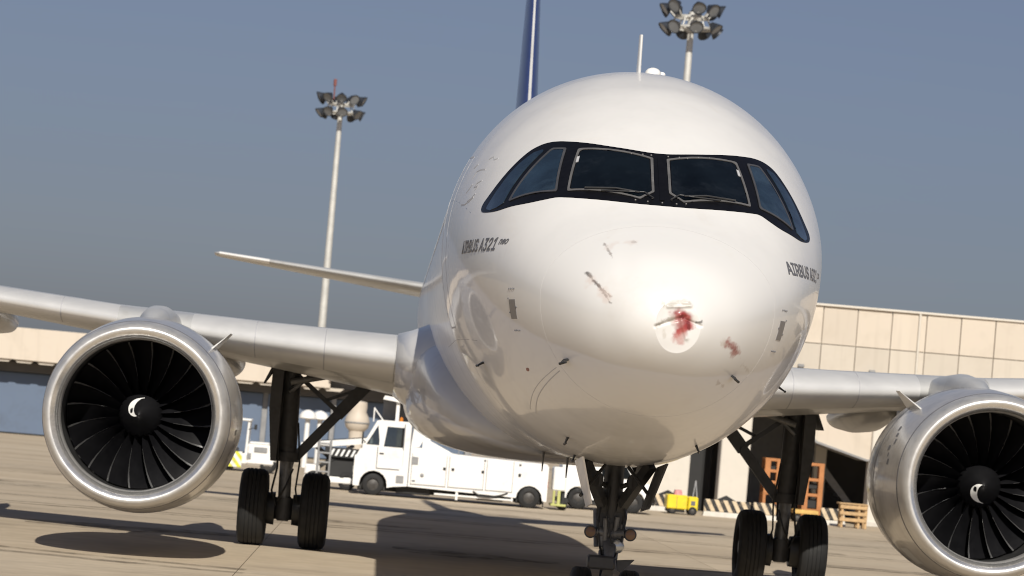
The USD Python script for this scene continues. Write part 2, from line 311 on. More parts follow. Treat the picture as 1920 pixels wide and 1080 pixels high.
for k in range(16):
    c = np.array([RG.uniform(-12, 14), RG.uniform(16, 60)]); r = RG.uniform(.25, 1.1); t = np.linspace(0, 2 * np.pi, 26, endpoint=False); rr = r * (1 + .3 * np.sin(2 * t + k) + .2 * np.sin(3 * t + 2 * k) + .1 * np.sin(7 * t))
    v = np.vstack([np.c_[c[0] + rr * np.cos(t) * 1.6, c[1] + rr * np.sin(t), np.full(26, zt)], [[*c, zt]]]); zt += .0004
    part(AP, 'oil_stain', (v, np.array([[26, i, (i + 1) % 26] for i in range(26)])), M['oil_mark'], False)
for x0, y0, x1, y1 in ((3.5, 33.6, 16, 33.2), (6.2, 44.5, 17, 44.1), (-14, 35.4, -3, 35.9)): part(AP, 'tar_seam', ribbon([(x0, y0), ((x0 + x1) / 2, (y0 + y1) / 2 + .05), (x1, y1)], .12, zt), M['tar'], False)

# ================================================================== THE AIRCRAFT
AC = thing('airliner', 'white twin-engine passenger jet facing the viewer with a dented, blood-stained nose', 'airliner', (0, 5.07, 0))
from scipy.interpolate import PchipInterpolator as _PI, CubicSpline as _CS
ZC = 3.90
_S = [0, .10, .25, .5, 1, 1.5, 2, 2.5, 3, 3.5, 4, 5, 6.2, 12, 30, 33, 36, 39, 42, 44.3]
_TOP = [-.73, -.47, -.33, -.14, .13, .39, .70, 1.01, 1.30, 1.55, 1.75, 1.99, 2.08, 2.08, 2.08, 2.08, 2.07, 2.02, 1.90, 1.55]
_BOT = [-.73, -.99, -1.14, -1.31, -1.53, -1.68, -1.79, -1.88, -1.95, -2.0, -2.04, -2.08, -2.09, -2.09, -2.09, -1.85, -1.35, -.50, .45, 1.10]
_W = [0, .33, .51, .73, 1.03, 1.26, 1.44, 1.58, 1.69, 1.775, 1.84, 1.915, 1.95, 1.95, 1.95, 1.90, 1.64, 1.18, .62, .20]
_ZM = [-.73, -.72, -.70, -.65, -.53, -.41, -.30, -.20, -.10, -.02, .04, .11, .14, .14, .14, .2, .4, .75, 1.15, 1.32]
_q = np.sqrt(_S)
_ft, _fb, _fw, _fz = (_PI(_q, v) for v in (_TOP, _BOT, _W, _ZM))
def fus(s, th):
    """Point of the fuselage skin at station s (metres aft of the nose), th from the crown (0) round by +X (pi/2) to the keel (pi)."""
    s, th = np.broadcast_arrays(np.asarray(s, float), np.asarray(th, float))
    q = np.sqrt(np.maximum(s, 0)); t, b, w, m = _ft(q), _fb(q), _fw(q), _fz(q)
    c = np.cos(th)
    return np.stack([w * np.sin(th), s, ZC + m + np.where(c > 0, (t - m) * c, (m - b) * c)], -1)
def fus_n(s, th):
    q = np.sqrt(np.maximum(np.asarray(s, float), 1e-4)); e = 1e-3
    a = fus((q + e) ** 2, th) - fus(np.maximum(q - e, 1e-5) ** 2, th); b = fus(q ** 2, np.asarray(th) + e) - fus(q ** 2, np.asarray(th) - e)
    n = np.cross(b, a); l = np.linalg.norm(n, axis=-1, keepdims=True)
    n = n / np.maximum(l, 1e-12)
    p = fus(q ** 2, th) - np.array([0, 0, ZC]); p = p * np.array([1, 0, 1]) - np.array([0, 1e-3, 0])
    return n * np.where((n * p).sum(-1, keepdims=True) < 0, -1, 1)
def grid(P, wrap=True):
    k, n = P.shape[:2]; i, j = np.meshgrid(np.arange(k - 1), np.arange(n if wrap else n - 1), indexing='ij')
    a, b, c, d = i * n + j, i * n + (j + 1) % n, (i + 1) * n + (j + 1) % n, (i + 1) * n + j
    f = np.concatenate([np.stack([a, b, c], -1).reshape(-1, 3), np.stack([a, c, d], -1).reshape(-1, 3)])
    return trimesh.Trimesh(P.reshape(-1, 3), f, process=False)
def outward(m, c):
    v, f = V(m); t = v[f]; n = np.cross(t[:, 1] - t[:, 0], t[:, 2] - t[:, 0])
    return trimesh.Trimesh(v, f[:, ::-1] if (n * (t.mean(1) - c)).sum() < 0 else f, process=False)
SR = 1.10                      # radome joint
# --- radome with its dent and stains
q = np.linspace(.004, math.sqrt(SR), 230); th = np.linspace(0, 2 * np.pi, 880, endpoint=False)
RP = fus((q ** 2)[:, None], th[None, :])
def dent(P):
    x, z = P[..., 0] - .112, P[..., 2] - 3.150
    nz = meshkit.noise(np.stack([x * 9, z * 9, x * 0], -1), 3) - .5
    r2 = (x / .205) ** 2 + (z / .235) ** 2 + .10 * nz
    d = .062 * np.clip(1 - r2, 0, 1) ** .95
    # torn, folded skin across the upper half of the dent
    for (x0, z0, x1, z1, w, h) in ((-.20, -.02, .06, .09, .016, .014), (-.10, .17, .10, .19, .018, -.016), (.06, .07, .21, .02, .014, .012), (.02, .10, .09, -.10, .02, -.014)):
        L = np.array([x1 - x0, z1 - z0]); t = np.clip(((x - x0) * L[0] + (z - z0) * L[1]) / (L @ L), 0, 1)
        dd = np.hypot(x - x0 - t * L[0], z - z0 - t * L[1]) + .012 * nz
        d = d + h * np.exp(-(dd / w) ** 2)
    ok = P[..., 1] < .6
    return np.where(ok, d, 0)
dd = dent(RP); RP[..., 1] += dd
# shallow crumple above the dent
x, z = RP[..., 0], RP[..., 2]
RP[..., 1] += np.where(RP[..., 1] < 1.0, .012 * np.exp(-(((x + .36) / .10) ** 2 + ((z - 3.70) / .16) ** 2)), 0)
col = np.zeros(RP.shape); amt = np.zeros(RP.shape[:2])
def stain(path, width, color, strength, seed, rough=1.0, fall=1.0):
    """A smear along a path of (x, z) points as seen from ahead."""
    global col, amt
    pts = np.array(path, float); D = np.full(x.shape, 9.0)
    for a, b in zip(pts[:-1], pts[1:]):
        L = b - a; t = np.clip(((x - a[0]) * L[0] + (z - a[1]) * L[1]) / max(L @ L, 1e-9), 0, 1)
        D = np.minimum(D, np.hypot(x - a[0] - t * L[0], z - a[1] - t * L[1]))
    n = meshkit.fbm(np.stack([x / width * .7, z / width * .7, RP[..., 1] / width * .5], -1), 4, seed)
    k = np.clip((1 - D / width) * fall + rough * (n - .52) * 2.2, 0, 1); k = k * k * (3 - 2 * k) * strength * (D < width * 1.8) * (RP[..., 1] < 1.05)
    col = np.where(k[..., None] > 0, (col * (amt * (1 - k))[..., None] + np.array(color) * k[..., None]) / np.maximum(amt * (1 - k) + k, 1e-6)[..., None], col)
    amt = amt * (1 - k) + k
BLOOD, PINK, GREY, DARK = (.25, .022, .022), (.42, .13, .11), (.30, .27, .23), (.09, .08, .07)
stain([(-.08, 3.14), (.02, 3.20), (.10, 3.235)], .035, GREY, .8, 11)
stain([(-.02, 3.33), (.12, 3.36), (.20, 3.36)], .035, (.42, .39, .33), .7, 12)
stain([(.08, 3.20), (.16, 3.26), (.24, 3.22)], .075, (.45, .40, .33), .55, 13)
stain([(.10, 3.265), (.21, 3.25), (.19, 3.17)], .075, BLOOD, 1.0, 14, 1.0)
stain([(.13, 3.11), (.20, 3.16)], .065, (.34, .03, .03), .95, 15, 1.2)
stain([(.12, 3.05), (.17, 3.10)], .06, PINK, .6, 16, 1.3)
stain([(.13, 3.225), (.19, 3.20), (.16, 3.17)], .085, (.30, .055, .05), .8, 41, .9)
stain([(.15, 3.24), (.20, 3.20)], .040, (.14, .012, .014), .9, 42, 1.1)
stain([(.20, 3.20), (.22, 3.13)], .022, (.16, .02, .02), .95, 17, .8)
stain([(.28, 3.20), (.32, 3.205)], .020, DARK, .8, 18)
stain([(-.01, 3.10), (.00, 3.06)], .030, (.5, .46, .40), .5, 19)
stain([(-.70, 3.58), (-.62, 3.49)], .026, DARK, .85, 21)
stain([(-.64, 3.51), (-.56, 3.42), (-.49, 3.31)], .018, (.13, .11, .10), .85, 22)
stain([(-.60, 3.47), (-.49, 3.37)], .018, (.20, .17, .15), .8, 23)
stain([(-.68, 3.50), (-.52, 3.38)], .075, (.60, .49, .43), .5, 24, 1.4)
stain([(-.55, 3.875), (-.48, 3.74)], .020, (.26, .23, .21), .75, 25)
stain([(-.52, 3.86), (-.40, 3.88), (-.30, 3.90)], .05, (.60, .52, .47), .45, 26, 1.4)
stain([(-.30, 3.90), (-.27, 3.905)], .02, (.40, .36, .33), .6, 27)
stain([(.60, 3.05), (.66, 3.02), (.69, 2.96)], .062, (.30, .10, .085), .85, 28, 1.3)
stain([(.62, 3.02), (.68, 3.00)], .035, (.22, .05, .045), .8, 29, 1.2)
stain([(.56, 3.04), (.60, 3.03)], .04, (.5, .44, .38), .5, 30, 1.4)
stain([(.80, 2.87), (.88, 2.82)], .030, (.45, .40, .35), .5, 31, 1.3)
stain([(.58, 2.69), (.63, 2.67)], .028, (.38, .33, .28), .55, 32, 1.3)
vn = (RP.reshape(-1, 3), )
rm = outward(grid(RP), np.array([0, .8, 3.3]))
tip = len(rm.vertices); rm = trimesh.Trimesh(np.vstack([rm.vertices, RP[0].mean(0)]), np.vstack([rm.faces, [[tip, (j + 1) % 880, j] for j in range(880)]]), process=False)
rad = part(AC, 'radome', rm, M['radome'], True)
api = UsdGeom.PrimvarsAPI(UsdGeom.Mesh.Get(stage, rad))
cc = np.vstack([col.reshape(-1, 3), col[0, :1]]).astype(np.float32); aa = np.append(amt.ravel(), amt[0, 0]).astype(np.float32)
api.CreatePrimvar('stain_color', Sdf.ValueTypeNames.Color3fArray, 'vertex').Set(Vt.Vec3fArray.FromNumpy(cc))
api.CreatePrimvar('stain_amount', Sdf.ValueTypeNames.FloatArray, 'vertex').Set(Vt.FloatArray.FromNumpy(aa))
# --- the fuselage, a hair larger than the radome's rim so that the joint catches light
th = np.linspace(0, 2 * np.pi, 240, endpoint=False)
q = np.concatenate([np.linspace(math.sqrt(SR + .0015), math.sqrt(7), 90), np.sqrt(np.linspace(7.5, 44.3, 100))])
FP = fus((q ** 2)[:, None], th[None, :]); n0 = fus_n((q[:1] ** 2)[:, None], th[None, :])
FP[:4] += fus_n((q[:4] ** 2)[:, None], th[None, :]) * np.array([.0005, .001, .0006, .0003])[:, None, None]
lip_ = FP[0] - n0[0] * .02
FP = np.concatenate([lip_[None], FP])
fm = outward(grid(FP), np.array([0, 15, 3.9]))
k = len(fm.vertices); nn = 240; b0 = (len(FP) - 1) * nn
fm = trimesh.Trimesh(np.vstack([fm.vertices, FP[-1].mean(0)]), np.vstack([fm.faces, [[k, b0 + j, b0 + (j + 1) % nn] for j in range(nn)]]), process=False)
FU = part(AC, 'fuselage', fm, M['white'], 50)

# --- sheets that follow the skin
def fmap(sth, off): return fus(sth[:, 1], np.radians(sth[:, 0])) + fus_n(sth[:, 1], np.radians(sth[:, 0])) * np.asarray(off)[..., None] if np.ndim(off) else fus(sth[:, 1], np.radians(sth[:, 0])) + fus_n(sth[:, 1], np.radians(sth[:, 0])) * off
KTH = 40.0                     # degrees of th per unit used while cutting the sheets
def skin_patch(outline, off, edge=.05, holes=(), thick=.006):
    """A sheet cut to an outline of (th degrees, s) points, lying off metres above the skin, with a rim down to it."""
    o = np.array(outline, float) / [KTH, 1.0]; hs = [np.array(h, float) / [KTH, 1.0] for h in holes]
    pg = Polygon(o, hs).buffer(0)
    if pg.geom_type != 'Polygon': pg = max(pg.geoms, key=lambda g: g.area)
    pg = pg.segmentize(edge)
    v, f = trimesh.creation.triangulate_polygon(pg, engine='earcut')
    v3, f3 = trimesh.remesh.subdivide_to_size(np.c_[v, np.zeros(len(v))], f, edge)
    t = trimesh.Trimesh(v3, f3, process=True); v, f = np.array(t.vertices)[:, :2] * [KTH, 1.0], np.array(t.faces)
    top = fmap(v, off)
    tri = top[f]; nr = np.cross(tri[:, 1] - tri[:, 0], tri[:, 2] - tri[:, 0]); w = fus_n(v[f[:, 0], 1], np.radians(v[f[:, 0], 0]))
    f = np.where(((nr * w).sum(1) < 0)[:, None], f[:, ::-1], f)
    e = np.concatenate([f[:, [0, 1]], f[:, [1, 2]], f[:, [2, 0]]]); es = np.sort(e, 1)
    _, inv, cnt = np.unique(es, axis=0, return_inverse=True, return_counts=True); be = e[cnt[inv.ravel()] == 1]
    low = fmap(v, off - thick); n = len(v)
    rim = np.concatenate([np.stack([be[:, 1], be[:, 0], be[:, 0] + n], 1), np.stack([be[:, 1], be[:, 0] + n, be[:, 1] + n], 1)])
    return trimesh.Trimesh(np.vstack([top, low]), np.vstack([f, rim]), process=False)
def skin_strip(path, width, off=.004, n=10):
    """A narrow raised strip along a path of (th, s) points."""
    p = np.array(path, float); t = np.linspace(0, len(p) - 1, (len(p) - 1) * n + 1); p = np.stack([np.interp(t, np.arange(len(p)), p[:, k]) for k in (0, 1)], 1)
    c = fmap(p, off); nr = fus_n(p[:, 1], np.radians(p[:, 0])); d = np.gradient(c, axis=0); s = np.cross(d, nr); s /= np.linalg.norm(s, axis=1, keepdims=True)
    a, b = c - s * width / 2, c + s * width / 2; v = np.stack([a, b, b - nr * (off + .003), a - nr * (off + .003)], 1)
    return loft(v)
def both(fn): return fn(1), fn(-1)
def turned(p):
    p = np.array(p, float); k = np.clip((np.abs(p[:, 0]) - 42) / 30, 0, 1) * np.sign(p[:, 0])
    p[:, 0] *= 1 - .022 * k; p[:, 1] -= .17 * k
    return p
MASK = [(0, 1.505), (13.5, 1.55), (27.9, 1.71), (38, 1.88), (42, 1.97), (48, 2.02), (54.9, 2.12), (62, 2.31), (66.9, 2.46), (70, 2.62), (72.3, 2.80), (72.6, 2.90), (71.2, 2.96),
        (66, 2.93), (61.7, 2.94), (56, 2.98), (50.7, 3.03), (46, 3.075), (43.1, 3.085), (38.7, 3.05), (34.1, 2.95), (30.1, 2.84), (23, 2.68), (16.3, 2.55), (6.6, 2.43), (0, 2.40)]
mk = np.array(MASK); full = np.vstack([mk, mk[::-1][1:-1] * [-1, 1]])
MK = part(AC, 'window_surround', skin_patch(chaikin(turned(full), 2), .004, .04), M['mask'], 60)
PF = [(2.4, 2.31), (28.2, 2.655), (37.3, 1.985), (9.0, 1.615), (2.9, 1.735)]
def inset(pl, d):
    g = Polygon(np.array(pl) / [KTH, 1.0]).buffer(-d, join_style=2); return np.array(g.exterior.coords)[:-1] * [KTH, 1.0]
def rounded(pl, r):
    g = Polygon(np.array(pl) / [KTH, 1.0]).buffer(-r).buffer(r, 6); return np.array(g.exterior.coords)[:-1] * [KTH, 1.0]
PS = [(32.2, 2.745), (37.3, 2.87), (61.4, 2.405), (41.2, 2.055)]
PA = [(39.4, 2.93), (44, 2.985), (50, 2.945), (56, 2.885), (60.5, 2.83), (66, 2.79), (70.5, 2.77), (69.5, 2.64), (66.5, 2.53), (63.3, 2.47)]
for sg in (1, -1):
    mir = lambda pl: turned(np.array(pl) * [sg, 1])
    g = part(AC, 'windshield', skin_patch(mir(rounded(inset(PF, .035), .03)), .010, .05), M['pane'], 60)
    part(g, 'windshield_frame', skin_patch(mir(rounded(PF, .02)), .013, .03, holes=[mir(rounded(inset(PF, .024), .03))]), M['frame'], 60)
    # wiper arm and blade along the sill
    wp = lambda a: fmap(mir([a]), .03)[0]
    part(g, 'wiper', cat(wire([wp((3.5, 1.60)), wp((7, 1.70)), wp((13, 1.715)), wp((24, 1.80))], .007), wire([wp((9, 1.695)), wp((18, 1.79)), wp((30, 1.905))], .010)), M['wiper'], 40)
    for a in ((31.0, 2.50), (30.3, 2.42)):
        pass
    part(g, 'sight_gauge', skin_patch(mir([(28.4, 2.50), (29.4, 2.50), (30.4, 2.41), (29.4, 2.41)]), .016, .03), M['pale_mark'], False)
    s_ = part(AC, 'side_window', skin_patch(mir(rounded(inset(PS, .028), .03)), .010, .05), M['pane_side'], 60)
    part(s_, 'window_frame', skin_patch(mir(rounded(PS, .03)), .0125, .03, holes=[mir(rounded(inset(PS, .024), .03))]), M['side_frame'], 60)
    part(AC, 'side_window', skin_patch(mir(rounded(PA, .03)), .010, .05), M['pane_side'], 60)
    # passenger door outline, with its handle recess
    zz_ = [(x_, y_) for x_, y_ in ((112, 5.0), (112, 5.85), (62, 5.85), (62, 5.0), (112, 5.0))]
    part(AC, 'door_seam', skin_strip(mir(zz_), .018, .002, 14), M['pale_mark'], 40)
bolts = [fmap(np.array([[a, s]]), .008)[0] for a, s in ((-3, 2.36), (-6, 2.37), (3, 2.36), (7, 2.375), (10, 2.39), (14, 2.45), (-10, 2.39), (18, 2.51), (0, 1.56), (6, 1.57), (-6, 1.57), (-11, 1.60), (10, 1.60), (4, 1.63), (-4, 1.63))]
for b in bolts: part(MK, 'screw', ball(b, .010, 1), M['frame'], 60)
part(MK, 'centre_post', skin_strip([(0, 1.60), (0, 1.95), (0, 2.32)], .045, .014), M['mask'], 40)
# --- marks and small fittings on the skin
def th_of(s, z, sd):
    qq = np.sqrt(s); m = _fz(qq); h = np.where(z - ZC > m, _ft(qq) - m, m - _fb(qq))
    return sd * np.arccos(np.clip((z - ZC - m) / h, -1, 1))
def lettering(text, s0, ds, z0, h, sd, slant=.22, squeeze=1.0):
    v, f = V(meshkit.text_mesh(text, h, .004, bold=True)); x_ = (v[:, 0] + slant * v[:, 1]) * squeeze; s = s0 + ds * x_; z = z0 + v[:, 1]
    t = th_of(s, z, sd); P = fus(s, t) + fus_n(s, t) * (v[:, 2:3] + .001)
    if (ds > 0) == (sd < 0): pass
    m = trimesh.Trimesh(P, f, process=False)
    return m if m.volume > 0 else trimesh.Trimesh(P, f[:, ::-1], process=False)
part(AC, 'lettering', lettering('AIRBUS A321', 3.56, -1, 3.795, .118, -1, squeeze=1.22), M['grey_mark'], False); part(AC, 'lettering', lettering('neo', 2.20, -1, 3.85, .062, -1, squeeze=1.3), M['grey_mark'], False)
part(AC, 'lettering', lettering('AIRBUS A321', 1.60, 1, 3.775, .112, 1, squeeze=1.15), M['grey_mark'], False); part(AC, 'lettering', lettering('neo', 2.86, 1, 3.825, .06, 1, squeeze=1.2), M['grey_mark'], False)
em = [[(-63, 3.75), (-64.5, 3.95), (-66, 4.1), (-69, 4.15)], [(-57, 3.62), (-58.5, 3.70), (-58, 3.80), (-60, 3.9)], [(-66.5, 3.62), (-68.5, 3.75), (-70.5, 3.80), (-69, 3.66), (-71, 3.70)], [(-70, 3.95), (-72, 4.02), (-74, 4.12)],
      [(-73, 3.62), (-75.5, 3.74), (-77.5, 3.95), (-78.2, 4.16)], [(-71.5, 3.60), (-74, 3.70), (-76, 3.85)], [(-64, 4.3), (-66, 4.42)]]
part(AC, 'emblem', cat(*[skin_strip(e, .014, .002, 8) for e in em]), M['pale_mark'], 40)
for s0, sd in ((1.69, -1), (1.36, 1)):
    a = [(th_of(np.array([s_]), z_, sd)[0] * 57.29578, s_) for s_, z_ in ((s0 - .075, 3.14), (s0 + .075, 3.14), (s0 + .075, 3.32), (s0 - .075, 3.32))]
    pl = part(AC, 'static_port_plate', skin_patch(a, .003, .04), M['plate'], False)
    dots = [(ds, zz2) for ds in (-.06, -.02, .02, .06) for zz2 in (3.42, 3.035)] + [(.09, 3.33), (.09, 3.20), (-.09, 3.25)]
    for ds, zz2 in dots: part(pl, 'rivet', ball(fus(s0 + ds, th_of(np.array([s0 + ds]), zz2, sd)[0]), .009, 1), M['grey_mark'], 60)
def probe(s, thd, L=.10, h=.07, m='dark_metal'):
    t = math.radians(thd); p = fus(s, t); n = fus_n(np.array([s]), np.array([t]))[0]; tan = fus(s + .05, t) - p; tan /= np.linalg.norm(tan)
    f = -tan
    part(AC, 'air_data_probe', cat(hull([*(p - tan * .03 + np.cross(n, tan) * k * .01 for k in (-1, 1)), *(p + tan * .07 + np.cross(n, tan) * k * .012 for k in (-1, 1)), *(p + n * h - tan * (.0 + L * .2) + np.cross(n, tan) * k * .006 for k in (-1, 1)), *(p + n * h + tan * .03 + np.cross(n, tan) * k * .006 for k in (-1, 1))]),
                                   tube(p + n * h + tan * .03, p + n * h - tan * L, .013, .008)), M[m], 40)
for s, t in ((.80, 129.8), (.92, -126.3), (3.7, -125.1), (3.0, -158.7), (4.4, -166.0), (2.8, 158.0), (3.7, 125)): probe(s, t)
part(AC, 'skin_smear', skin_patch(chaikin([(-127.6, 1.84), (-129.0, 1.88), (-128.8, 1.96), (-127.4, 1.92)], 1), .002, .02), paint('dried_smear', (.30, .15, .12), .7, var=.4, scale=30), False)
# wiper of scuffed panel arc on the lower nose and hatch lines
part(AC, 'panel_seam', cat(skin_strip([(-145.4, 2.9), (-140, 2.25), (-136.6, 1.8), (-133.5, 1.42), (-131.3, 1.18)], .010, .0015, 12), skin_strip([(-143.2, 2.95), (-138, 2.3), (-134.6, 1.85), (-131.5, 1.45), (-129.3, 1.2)], .007, .0015, 12)), M['pale_mark'], 40)
# faint skin joints round the nose section
for s_ in (4.75, 6.35): part(AC, 'skin_joint', skin_strip([(a, s_) for a in range(-172, 173, 8)], .007, .0006, 3), M['window_far'], 40)
for a_ in (-78, 78, -118, 118): part(AC, 'skin_joint', skin_strip([(a_, 3.45), (a_, 6), (a_, 10)], .006, .0006, 8), M['window_far'], 40)
# antennas on the crown and under the belly
def blade(s, L, h, w, up=1, x=0.0, sweep=.12, tp=.6):
    z0 = (fus(s, 0.0) if up > 0 else fus(s, math.pi))[2]; sec = lambda t: np.array([[x + w * (1 - tp * t) / 2 * math.sin(a) ** 1, s + sweep * t + L * (1 - .45 * t) * (.5 - .5 * math.cos(a)) , z0 - up * .03 + up * (h + .03) * t] for a in np.linspace(0, 2 * np.pi, 16, endpoint=False)])
    return loft([sec(0), sec(.5), sec(1)])
part(AC, 'antenna', blade(5.35, .28, .41, .05, 1, -.06, .12, .15), M['vwhite'], 40)
part(AC, 'beacon', cat(ball((.10, 5.6, fus(5.6, 0.0)[2] + .0), .085, 2, (1, 1.4, .75)), ball((.20, 5.7, fus(5.7, 0.0)[2] - .0), .04, 2, (1, 1.4, .75))), M['vwhite'], 60)
for s, x_ in ((9.2, -.25), (11.2, .1), (13.0, -.35)): part(AC, 'antenna', blade(s, .26, .22, .03, -1, x_), M['dark_metal'], 40)
# cabin windows
wv = []
for sd in (1, -1):
    for s in np.arange(7.2, 33, .533):
        if 15.2 < s < 16.6 or 26 < s < 27: continue
        t = th_of(np.array([s]), 4.42, sd)[0]; a = math.degrees(t); w = 2.5
        wv.append(skin_patch(chaikin([(a - w * 1.9, s - .11), (a + w * 1.9, s - .11), (a + w * 1.9, s + .11), (a - w * 1.9, s + .11)], 2), .002, .4))
part(AC, 'cabin_windows', cat(*wv), M['window_far'], False, kind='stuff')

# --- belly fairing
def selip(w, zc_, h, n_, y, k=56, zt=None):
    t = np.linspace(0, 2 * np.pi, k, endpoint=False); c, s = np.cos(t), np.sin(t)
    return np.stack([w * np.sign(s) * np.abs(s) ** (2 / n_), np.full(k, y), zc_ + h * np.sign(c) * np.abs(c) ** (2 / n_)], 1)
fair = [(13.2, .9, 2.05, .25, 2.2), (13.7, 1.45, 2.2, .44, 2.3), (14.5, 1.78, 2.38, .66, 2.5), (15.5, 1.95, 2.50, .82, 2.8), (16.8, 2.06, 2.58, .92, 3.1), (18, 2.12, 2.62, .97, 3.2), (22, 2.14, 2.62, .97, 3.2), (25, 2.0, 2.58, .90, 2.9), (27.5, 1.6, 2.45, .64, 2.5), (29, .8, 2.15, .3, 2.2)]
part(AC, 'belly_fairing', loft([selip(w, c_, h, n_, y) for y, w, c_, h, n_ in fair]), M['white'], 60)

# --- lifting surfaces
def airfoil(n=24, t=.12, camber=.018, nose=1.0):
    b = np.linspace(0, np.pi, n); xx_ = .5 - .5 * np.cos(b)
    yt = 5 * t * (.2969 * np.sqrt(xx_) * nose - .1260 * xx_ - .3516 * xx_ ** 2 + .2843 * xx_ ** 3 - .1030 * xx_ ** 4); yc = camber * np.sin(np.pi * xx_ ** .8)
    return np.r_[np.c_[xx_[::-1], (yc + yt)[::-1]], np.c_[xx_[1:-1], (yc - yt)[1:-1]]]
def wsec(y, le, chord, zle, t, inc, af_n=24, camber=.015, cut=None, grow=0.0):
    a = airfoil(af_n, t, camber); cx_, sx_ = math.cos(inc), math.sin(inc)
    X = a[:, 0] * chord; Z = a[:, 1] * chord
    if grow: c0 = np.array([.25 * chord, 0]); X = X - grow * (1 - a[:, 0] / .14).clip(0, 1); Z = Z + np.sign(Z) * grow
    return np.stack([np.full(len(a), y), le + X * cx_ + Z * sx_, zle + Z * cx_ - X * sx_], 1)
WST = [(1.2, 16.80, 6.6, 2.88, .130, .085), (2.0, 17.20, 6.2, 2.92, .130, .080), (4.0, 18.15, 5.25, 3.03, .118, .060), (6.4, 19.36, 4.10, 3.19, .110, .042), (10, 21.18, 3.15, 3.52, .108, .02), (14, 23.2, 2.25, 3.90, .106, 0), (16.9, 24.66, 1.6, 4.18, .105, -.01)]
_wy = np.array([w[0] for w in WST])
def wat(y): return [float(np.interp(y, _wy, [w[k] for w in WST])) for k in range(1, 6)]
def slat(y0, y1, n=6):
    secs = []
    for y in np.linspace(y0, y1, n):
        le, ch, z_, t_, inc = wat(y); s = wsec(y, le, ch, z_, t_, inc, 40, grow=.007); a = airfoil(40, t_, .015)
        keep = a[:, 0] < .135; s = s[keep]
        secs.append(np.vstack([s, s[[-1, 0]] * [1, 1, 1] + (s[[0]] - s[[-1]]) * np.array([[.25], [-.25]])]))
    return loft(secs)
for sg in (-1, 1):
    fx = (lambda m: m) if sg > 0 else mirror
    wst = [w for y in np.unique(np.r_[_wy, 3, 5, 8]) for w in [(y, *wat(y))]]
    W = part(AC, 'wing', fx(loft([wsec(*w) for w in wst])), M['wing_grey'], 40)
    part(W, 'slat', fx(slat(2.32, 5.25)), M['metal'], 40); part(W, 'slat', fx(slat(6.35, 9.6)), M['metal'], 40); part(W, 'slat', fx(slat(9.65, 13)), M['metal'], 40)
    for y_ in (3.3, 4.3, 7.2, 8.3):
        a_ = wat(y_); s_a = wsec(y_, *a_, 40, grow=.009); s_b = wsec(y_ + .018, *wat(y_ + .018), 40, grow=.009); kp = airfoil(40, a_[3], .015)[:, 0] < .13
        part(W, 'slat_joint', fx(loft([s_a[kp], s_b[kp]])), M['pale_mark'], 40)
    # wingtip fence, swept up
    part(W, 'sharklet', fx(loft([wsec(16.9, 24.66, 1.6, 4.18, .10, 0), wsec(17.35, 25.0, 1.35, 4.35, .10, 0), wsec(17.7, 25.6, 1.0, 5.15, .09, 0), wsec(17.85, 26.4, .5, 6.45, .08, 0)])), M['white'], 40)
    # root fillet
    part(W, 'root_fillet', fx(loft([wsec(1.75, 16.0, 7.8, 2.86, .18, .075), wsec(2.1, 16.8, 6.8, 2.90, .150, .08), wsec(2.3, 17.25, 6.15, 2.938, .131, .077)])), M['white'], 40)
    # flap track fairings: one canoe with an open shadowed front scoop inboard, one outboard
    can = [(20.4, .02, .02), (20.6, .20, .14), (21.2, .34, .24), (22.2, .40, .30), (23.5, .38, .28), (25.0, .26, .19), (26.2, .04, .04)]
    cz = lambda y: 2.84 - .03 * (y - 20.4)
    part(W, 'flap_fairing', fx(loft([np.stack([4.98 + w_ * .95 * np.cos(t := np.linspace(0, 2 * np.pi, 28, endpoint=False)), np.full(28, y), cz(y) + h_ * np.sin(t) * np.where(np.sin(t) > 0, .5, 1)], 1) for y, w_, h_ in can])), M['wing_grey'], 50)
    part(W, 'flap_fairing', fx(loft([np.stack([8.6 + w_ * .7 * np.cos(t := np.linspace(0, 2 * np.pi, 28, endpoint=False)), np.full(28, y + .6), cz(y) + .42 + h_ * np.sin(t)], 1) for y, w_, h_ in can])), M['wing_grey'], 50)
    # tailplane
    T = [(.4, 38.3, 4.2, 4.62, .075, .025), (6.1, 41.65, 1.45, 5.20, .07, .02), (6.22, 41.95, 1.1, 5.21, .05, .02)]
    H = part(AC, 'tailplane', fx(loft([wsec(*t_, 20, 0.0) for t_ in T])), M['wing_grey'], 40)
    lew = [(y, *[np.interp(y, [.4, 6.1], [a_[k] for a_ in T[:2]]) for k in range(1, 6)]) for y in (1.0, 3, 5.0)]
    def nose_strip(st):
        out = []
        for w_ in st:
            a = airfoil(40, w_[4], 0.0); s = wsec(*w_, 40, 0.0, grow=.005); out.append(s[a[:, 0] < .10])
        return loft(out)
    part(H, 'leading_edge', fx(nose_strip(lew)), M['wing_grey'], 40)
    part(H, 'tip_cap', fx(nose_strip([(y, *[np.interp(y, [.4, 6.1], [a_[k] for a_ in T[:2]]) for k in range(1, 6)]) for y in (5.02, 5.6, 6.1)])), M['vwhite'], 40)
def fsec(z, le, ch, t):
    a = airfoil(24, t, 0); return np.stack([a[:, 1] * ch, le + a[:, 0] * ch, np.full(len(a), z)], 1)
FN = [(5.75, 35.9, 6.6, .105), (6.2, 36.9, 5.8, .10), (9, 39.0, 4.3, .095), (11.76, 41.05, 2.75, .09), (11.85, 41.4, 2.2, .06)]
F = part(AC, 'tail_fin', loft([fsec(*a) for a in FN]), M['tail_blue'], 40)
